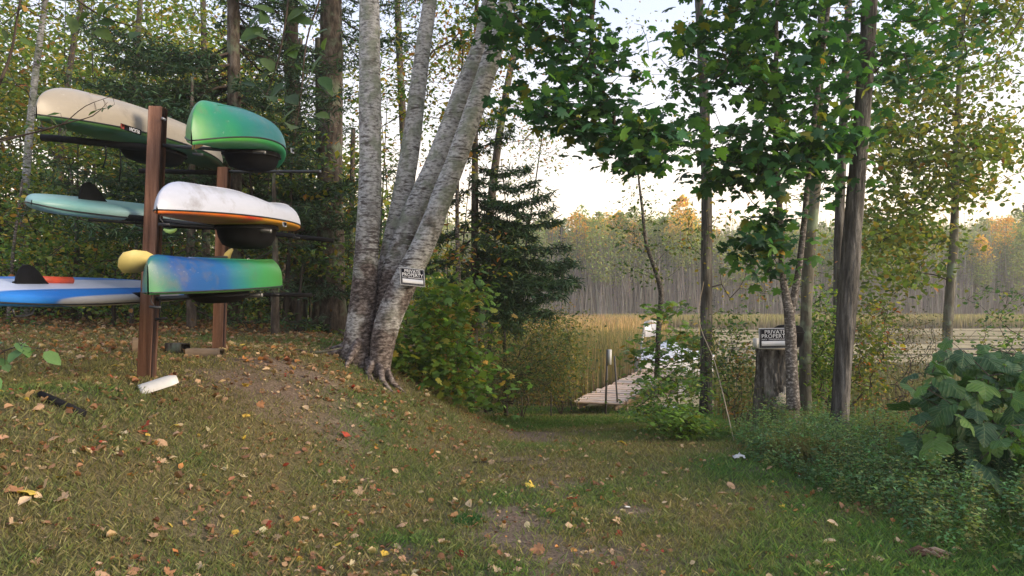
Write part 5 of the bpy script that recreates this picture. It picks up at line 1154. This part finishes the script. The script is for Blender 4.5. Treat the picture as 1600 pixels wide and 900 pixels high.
# ---------------------------------------------------------------- boardwalk
DZ = -.34; A0 = np.array([1.72, 15.6]); dirv = np.array([2.7, 7.8]); dirv /= np.linalg.norm(dirv); yaw = math.atan2(dirv[1], dirv[0]) - math.pi / 2
bw = thing('boardwalk', 'narrow weathered plank boardwalk leading into the reeds', 'boardwalk', (A0[0], A0[1], DZ), (0, 0, yaw), local=True)
pm = []
for k in range(4):
    mb = MB(); box(mb, (0, 0, 0), (.98 + .02 * k, .132, .036), bev=.004); me = mb.mesh('plank'); me.materials.append([M_DOCK, M_DOCK2, M_DOCK3, M_DOCK][k]); pm.append(me)
for k in range(88):
    o = bpy.data.objects.new('plank', random.choice(pm)); COL.objects.link(o); o.parent = bw; o.location = (random.gauss(0, .02), k * .150, random.gauss(0, .008)); o.rotation_euler = (random.gauss(0, .01), random.gauss(0, .006), random.gauss(0, .008))
for sg in (-1, 1):
    mb = MB(); box(mb, (sg * .38, 6.4, -.075), (.045, 12.9, .11)); kid('stringer', mb, M_OLDWOOD, bw)
for k in range(5):
    for sg in (-1, 1): mb = MB(); tube(mb, [(sg * .46, .8 + k * 2.8, -1.2), (sg * .46, .8 + k * 2.8, -.06)], .03, 8); kid('pile', mb, M_OLDWOOD, bw)
def stake(label, px, pyt, pyb, d, r_=.016, lean=0, cap=False):
    b = P(px, pyb, d); t = P(px + lean, pyt, d); b[2] = min(b[2], g(b[0], b[1]) - .05); th = thing('metal_stake', label, 'stake', tuple(b), local=True)
    v = t - b; mb = MB(); tube(mb, [(0, 0, 0), tuple(v * .5), tuple(v)], r_, 8, .03); kid('shaft', mb, M_POST, th, True)
    if cap:
        u = v / np.linalg.norm(v); c0 = v - u * .30 + np.array([.045, -.02, 0]); mb = MB(); tube(mb, [tuple(c0), tuple(c0 + u * .15), tuple(c0 + u * .30)], .040, 12); cp = kid('reflector_tube', mb, M_WHITE, th, True)
stake('dark stake topped by a white tube, in front of the boardwalk', 946, 546, 630, 15.3, .022, 3, True)
stake('dark stake leaning left at the right edge of the boardwalk', 966, 556, 626, 15.6, .018, -6)
stake('rusty stake at the left edge of the boardwalk', 893, 557, 623, 16, .016, -6)
stake('short dark stake among the willow leaves left of the boardwalk', 861, 572, 628, 15.2, .014, 0)
# white boat behind the sapling ---------------------------------------------
c0 = P(1056, 528, 25); bt_ = thing('white_boat', 'white boat moored beyond the boardwalk, half hidden by maple leaves', 'boat', (c0[0] - .05, c0[1], WATER - .05), (0, 0, R(-72)), local=True)
def shell(L, W, H, n=24, m=14):
    t = np.linspace(-1, 1, n); w = W / 2 * np.where(t > 0, (1 - t ** 2.4) ** .7, 1 - .12 * t ** 2); w = np.maximum(w, .02); h = H * (1 + .22 * np.clip(t, 0, 1) ** 2)
    th = np.linspace(0, np.pi, m); X_ = w[:, None] * np.sign(np.cos(th)) * np.abs(np.cos(th)) ** .5; Z_ = h[:, None] * (1 - np.sin(th) ** .6)
    V = np.stack([X_, np.broadcast_to((t * L / 2)[:, None], X_.shape), Z_], -1).reshape(-1, 3); i = (np.arange(n - 1)[:, None] * m + np.arange(m - 1)[None]).ravel()
    return V, np.stack([i, i + 1, i + m + 1, i + m], -1), t * L / 2, w, h
V, F, yy, ww_, h_ = shell(2.9, 1.4, .60); mb = MB(); mb.add(V, F); mb.add(V[:14], np.array([[0, a, a + 1] for a in range(1, 13)])); kid('hull', mb, M_SHELL, bt_, True)
mb = MB(); V = []; 
for a, b, c in zip(yy, ww_, h_): V += [[-b * .98, a, c - .01], [0, a, c + .06 + .62 * max(0, 1 - abs(a + .2) / 1.5)], [b * .98, a, c - .01]]
i = (np.arange(len(yy) - 1)[:, None] * 3 + np.arange(2)[None]).ravel(); mb.add(V, np.stack([i, i + 1, i + 4, i + 3], -1)); kid('cover', mb, M_SHELL, bt_, True)
mb = MB()
for sg in (-1, 1): tube(mb, np.stack([sg * ww_, yy, h_], -1), .03, 6)
kid('gunwale', mb, M_WHITE, bt_, True)
mb = MB(); box(mb, (0, -.8, .66), (.8, .12, .22), bev=.04); kid('seat_back', mb, M_WHITE, bt_)
c1 = P(1016, 520, 23); ch = thing('white_seat_frame', 'pale arched seat frame beside the boardwalk, left of the boat', 'seat', (c1[0] + .02, c1[1], -.32), (0, 0, R(20)), local=True); ch.scale = (1.3, 1.3, 1.75)
mb = MB()
for sg in (-1, 1): tube(mb, [(sg * .22, .2, 0), (sg * .21, .05, .5), (sg * .2, -.05, .75), (sg * .16, 0, .83)], .022, 8)
tube(mb, [(-.16, 0, .83), (0, 0, .86), (.16, 0, .83)], .022, 8); kid('frame', mb, M_WHITE, ch, True)
mb = MB(); box(mb, (0, 0, .70), (.36, .05, .22), bev=.02); kid('back_rest', mb, M_SHELL, ch); mb = MB(); box(mb, (0, -.15, .38), (.42, .40, .06), bev=.02); kid('seat', mb, M_SHELL, ch)

# ---------------------------------------------------------------- reeds
def reeds(name, label, n, xf, yr, h, w, cols_lo, cols_hi, cond=None, seed=0, dens=None):
    y = rng.uniform(*yr, n) if dens is None else dens(n); x = xf(y, rng.random(n)); z = np.maximum(G(x, y), WATER - .15)
    if cond is not None: k = cond(x, y); x, y, z = x[k], y[k], z[k]
    n = len(x); hh = h * (.52 + .50 * rng.random(n) ** .7) * (.88 + .24 * fbm(x, y, 2.5, seed)); a = rng.random(n) * 6.28; l = rng.random(n) * .16 + .02; ww = w * (.6 + .8 * rng.random(n)) ; b = rng.random(n) * 3.14
    lo = pal(cols_lo, n); hi = pal(cols_hi, n)
    V = []; C = []
    for f, wf in ((0, 1), (.45, 1), (.8, .7)):
        bend = l * f ** 2 * hh; cx, cy = x + np.cos(a) * bend, y + np.sin(a) * bend
        for sg in (-1, 1): V.append(np.stack([cx + sg * np.cos(b) * ww * wf, cy + sg * np.sin(b) * ww * wf * .5, z + hh * f], -1)); C.append(lo * (1 - f) + hi * f if f else lo)
    V.append(np.stack([x + np.cos(a) * l * hh, y + np.sin(a) * l * hh, z + hh * (1 - l * .6)], -1)); C.append(hi)
    V = np.stack(V, 1).reshape(-1, 3); C = np.stack(C, 1).reshape(-1, 3); o = (np.arange(n) * 7)[:, None]
    return tag(link(name, mesh_np(name, V, [np.concatenate([o + [[0, 1, 3, 2]], o + [[2, 3, 5, 4]]]), o + [[4, 5, 6]]], C), M_GRASS), label, 'reeds', kind='stuff')
LO = [(.085, .06, .042), (.17, .12, .08), (.06, .065, .03), (.26, .20, .14)]; MIDR = [(.13, .15, .055), (.18, .17, .07)]; HI = [(.50, .32, .16), (.42, .27, .13), (.58, .38, .20), (.30, .23, .11)]
def leftof(x, y):   # left of the boardwalk
    ex = A0[0] + (y - A0[1]) * dirv[0] / dirv[1] - .72
    return (x < ex) | (y > 30)
reeds('reed_bed', 'tall dense reeds left of the boardwalk, brown stems and tan tops', 15000, lambda y, u: -1 + u * (y * .26 + 1.2), (17.2, 32), 1.78, .011, LO, [(.20, .19, .085), (.30, .24, .12), (.13, .15, .06), (.40, .28, .14)], lambda x, y: leftof(x, y), 3)
reeds('far_reeds', 'open marsh of tan cattails reaching back to the far trees', 30000, lambda y, u: y * (-.12) + u * (y * .32), (32, 101), 1.75, .03, LO, HI, lambda x, y: leftof(x, y), 7)
reeds('shore_reeds', 'band of cattails along the far shore right of the trees', 26000, lambda y, u: y * .12 + u * (y * .72), (84, 102), 1.75, .04, LO, [(.34, .30, .12), (.28, .26, .10), (.42, .34, .16)], None, 11)
reeds('bank_reeds', 'greenish grass and reeds along the near water edge on the right', 9000, lambda y, u: 1.9 + y * .14 + u * (y * .62), (13.5, 27), .75, .009, LO, [(.12, .14, .05), (.20, .17, .08), (.09, .12, .045)], lambda x, y: x > A0[0] + (y - A0[1]) * dirv[0] / dirv[1] + .75, 13)

# ---------------------------------------------------------------- far trees
def far_tree(kind, seed):
    r_ = np.random.default_rng(seed); H_ = 14.5
    lean = r_.normal(size=2) * .35; zs = np.linspace(0, H_ * .95, 9); pts = np.stack([lean[0] * (zs / H_) ** 1.5 + r_.normal(size=9) * .05, lean[1] * (zs / H_), zs], -1)
    mb = MB(); tube(mb, pts, np.linspace(.13, .03, 9), 6, .1)
    for k in range(46):
        z = r_.uniform(2.5, 12); p = np.array([np.interp(z, zs, pts[:, 0]), np.interp(z, zs, pts[:, 1]), z]); a = r_.uniform(0, 6.28); L = r_.uniform(.6, 2.0) * (1 - z / 18)
        tube(mb, [p, p + [math.cos(a) * L * .5, math.sin(a) * L * .5, L * .45], p + [math.cos(a) * L * .8, math.sin(a) * L * .8, L * 1.2]], [.03, .022, .012], 3, cap=False)
    trunk = mb.mesh('trunk', True); trunk.materials.append(M_FARBARK)
    n = {'g': 1900, 'o': 1900, 's': 500, 'd': 1500}[kind]
    z = r_.uniform(0, 1, n); zc = {'g': 5.8, 'o': 6.8, 's': 7, 'd': 1.5}[kind]; z = zc + z * (H_ + .4 - zc); f = (z - zc) / (H_ + .4 - zc)
    rr = (2.3 * np.sin(np.clip(f * .85 + .15, 0, 1) * np.pi) ** .7 if kind != 'd' else 1.9 * (1 - f) + .1) * np.sqrt(r_.random(n)); a = r_.uniform(0, 6.28, n)
    pos = np.stack([np.cos(a) * rr + lean[0] * z / H_, np.sin(a) * rr, z], -1); cl = fbm(pos[:, 0] * 1.1 + pos[:, 2], pos[:, 2] * 1.3 + pos[:, 1], 1.3, seed); pos = pos[cl > .42]; f = f[cl > .42]; n = len(pos)
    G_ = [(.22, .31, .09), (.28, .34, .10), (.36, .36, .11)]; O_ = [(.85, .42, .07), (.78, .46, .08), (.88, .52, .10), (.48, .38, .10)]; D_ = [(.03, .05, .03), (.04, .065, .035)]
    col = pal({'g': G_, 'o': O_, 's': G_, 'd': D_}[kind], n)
    if kind in 'o': lowmix = (1 - sst((f - .35) / .3))[:, None]; col = col * (1 - lowmix) + pal(G_, n) * lowmix  # upper crown coloured orange to paint low sun on the tops, green below
    mb = MB(); leaves(mb, T_SIMPLE, pos, .42 * (.6 + .7 * r_.random(n)), col, up=.3); crown = mb.mesh('crown'); crown.materials.append(M_LEAF)
    return trunk, crown
FV = {k: [far_tree(k, 100 + i + 10 * j) for i in range(3)] for j, k in enumerate('gosd')}
FL = {'g': 'far bare-stemmed tree with green-gold crown', 'o': 'far tree with low sunlight painted orange into its crown', 's': 'far nearly leafless pale grey tree', 'd': 'far dark evergreen'}
for k in range(170):
    px = 690 + 940 * (k + random.random() * .9) / 170 if k > 20 else random.uniform(100, 700); d = random.uniform(103, 124)
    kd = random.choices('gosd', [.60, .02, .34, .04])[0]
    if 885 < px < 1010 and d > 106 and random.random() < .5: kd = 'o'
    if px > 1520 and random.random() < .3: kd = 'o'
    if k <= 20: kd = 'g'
    a = P(px, 480, d); zone = 'glimpsed through the woodland on the left' if px < 760 else 'beyond the reeds left of the slim grey tree' if px < 1100 else 'seen between the slim grey tree and the stump' if px < 1200 else 'seen between the stump and the furrowed trunk' if px < 1330 else 'across the water right of the furrowed trunk'
    t = thing('far_tree', FL[kd] + ', ' + zone, 'tree', (a[0], a[1], g(a[0], a[1])), (0, 0, random.uniform(0, 6.28)), group={'g': 'green-gold far trees', 'o': 'far trees painted sunlit orange', 's': 'bare grey far trees', 'd': 'far evergreens'}[kd] + ' ' + zone, local=True)
    s = random.uniform(.80, 1.06) * np.interp(px, [600, 880, 940, 1080, 1130, 1250, 1500, 1600], [1.1, .92, 1.06, 1.04, .84, .92, .92, 1.02]) * random.uniform(.92, 1.08); t.scale = (s * random.uniform(.85, 1.2), s, s)
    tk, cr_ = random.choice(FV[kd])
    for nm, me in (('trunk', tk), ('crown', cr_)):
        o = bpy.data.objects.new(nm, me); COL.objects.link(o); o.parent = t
def far_mass():
    mb = MB(); n = 120000; y = rng.uniform(104, 140, n); u = rng.uniform(-.15, .74, n); x = u * y; px = 800 + 1200 * u
    top = np.interp(px, [600, 880, 940, 1080, 1130, 1250, 1500, 1600, 1700], [15, 12.5, 14.2, 14, 11.5, 12.6, 12.6, 13.8, 14]) * (.80 + .2 * vnoise(x, y, 2.2, 6) + .16 * vnoise(x, y * 0, 7, 61)) * (y / 115)
    f = rng.random(n) ** .6; z = G(x, y) + f * top; cl = fbm(x + z * .7, z * 1.2, 2.4, 8); k = (f > .36) & (cl > .30 + .7 * (.62 - f).clip(0, 1)) | (rng.random(n) < .12) | ((fbm(x, z, 5., 23) > .58) & (rng.random(n) < .5)); x, y, z, f, px, cl = [v[k] for v in (x, y, z, f, px, cl)]; n = len(x)
    c = pal([(.26, .30, .10), (.32, .33, .10), (.42, .38, .11), (.18, .23, .09)], n); org = ((px > 895) & (px < 1010) | (px > 1550)) & (f > .82) & (rng.random(n) < .75); c[org] = pal([(.85, .42, .07), (.75, .45, .08), (.45, .36, .09)], int(org.sum()))  # orange tops: low sunlight put into the leaf colour
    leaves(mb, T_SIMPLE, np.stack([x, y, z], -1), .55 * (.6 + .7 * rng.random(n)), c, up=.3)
    m = 42000; y = rng.uniform(103, 136, m); x = rng.uniform(-.15, .74, m) * y; h = rng.uniform(1.5, 9, m); z = G(x, y) + rng.uniform(0, 7, m) * (rng.random(m) < .6); w = rng.uniform(.015, .06, m); l = rng.normal(size=m) * .09 * h
    V = np.stack([np.stack([x - w, y, z], -1), np.stack([x + w, y, z], -1), np.stack([x + l + w * .3, y, z + h], -1), np.stack([x + l - w * .3, y, z + h], -1)], 1).reshape(-1, 3)
    mb.add(V, (np.arange(m) * 4)[:, None] + [[0, 1, 2, 3]], np.repeat(pal([(.24, .215, .195), (.28, .255, .23), (.20, .18, .165), (.32, .29, .27)], m), 4, 0))
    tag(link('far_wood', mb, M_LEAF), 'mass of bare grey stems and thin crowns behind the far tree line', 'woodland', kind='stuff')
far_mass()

# ---------------------------------------------------------------- air: thin evening haze over the marsh
hm, nt = new_mat('haze'); pv = nt.nodes.new('ShaderNodeVolumePrincipled'); pv.inputs['Density'].default_value = HAZE; pv.inputs['Color'].default_value = (.96, .94, .92, 1); pv.inputs['Anisotropy'].default_value = .2
ho = nt.nodes.new('ShaderNodeOutputMaterial'); nt.links.new(pv.outputs[0], ho.inputs['Volume'])
mb = MB(); box(mb, (50, 390, 10.5), (1320, 1040, 29)); tag(link('haze', mb, hm), 'thin pale evening haze hanging over the clearing and marsh', 'haze', kind='stuff')
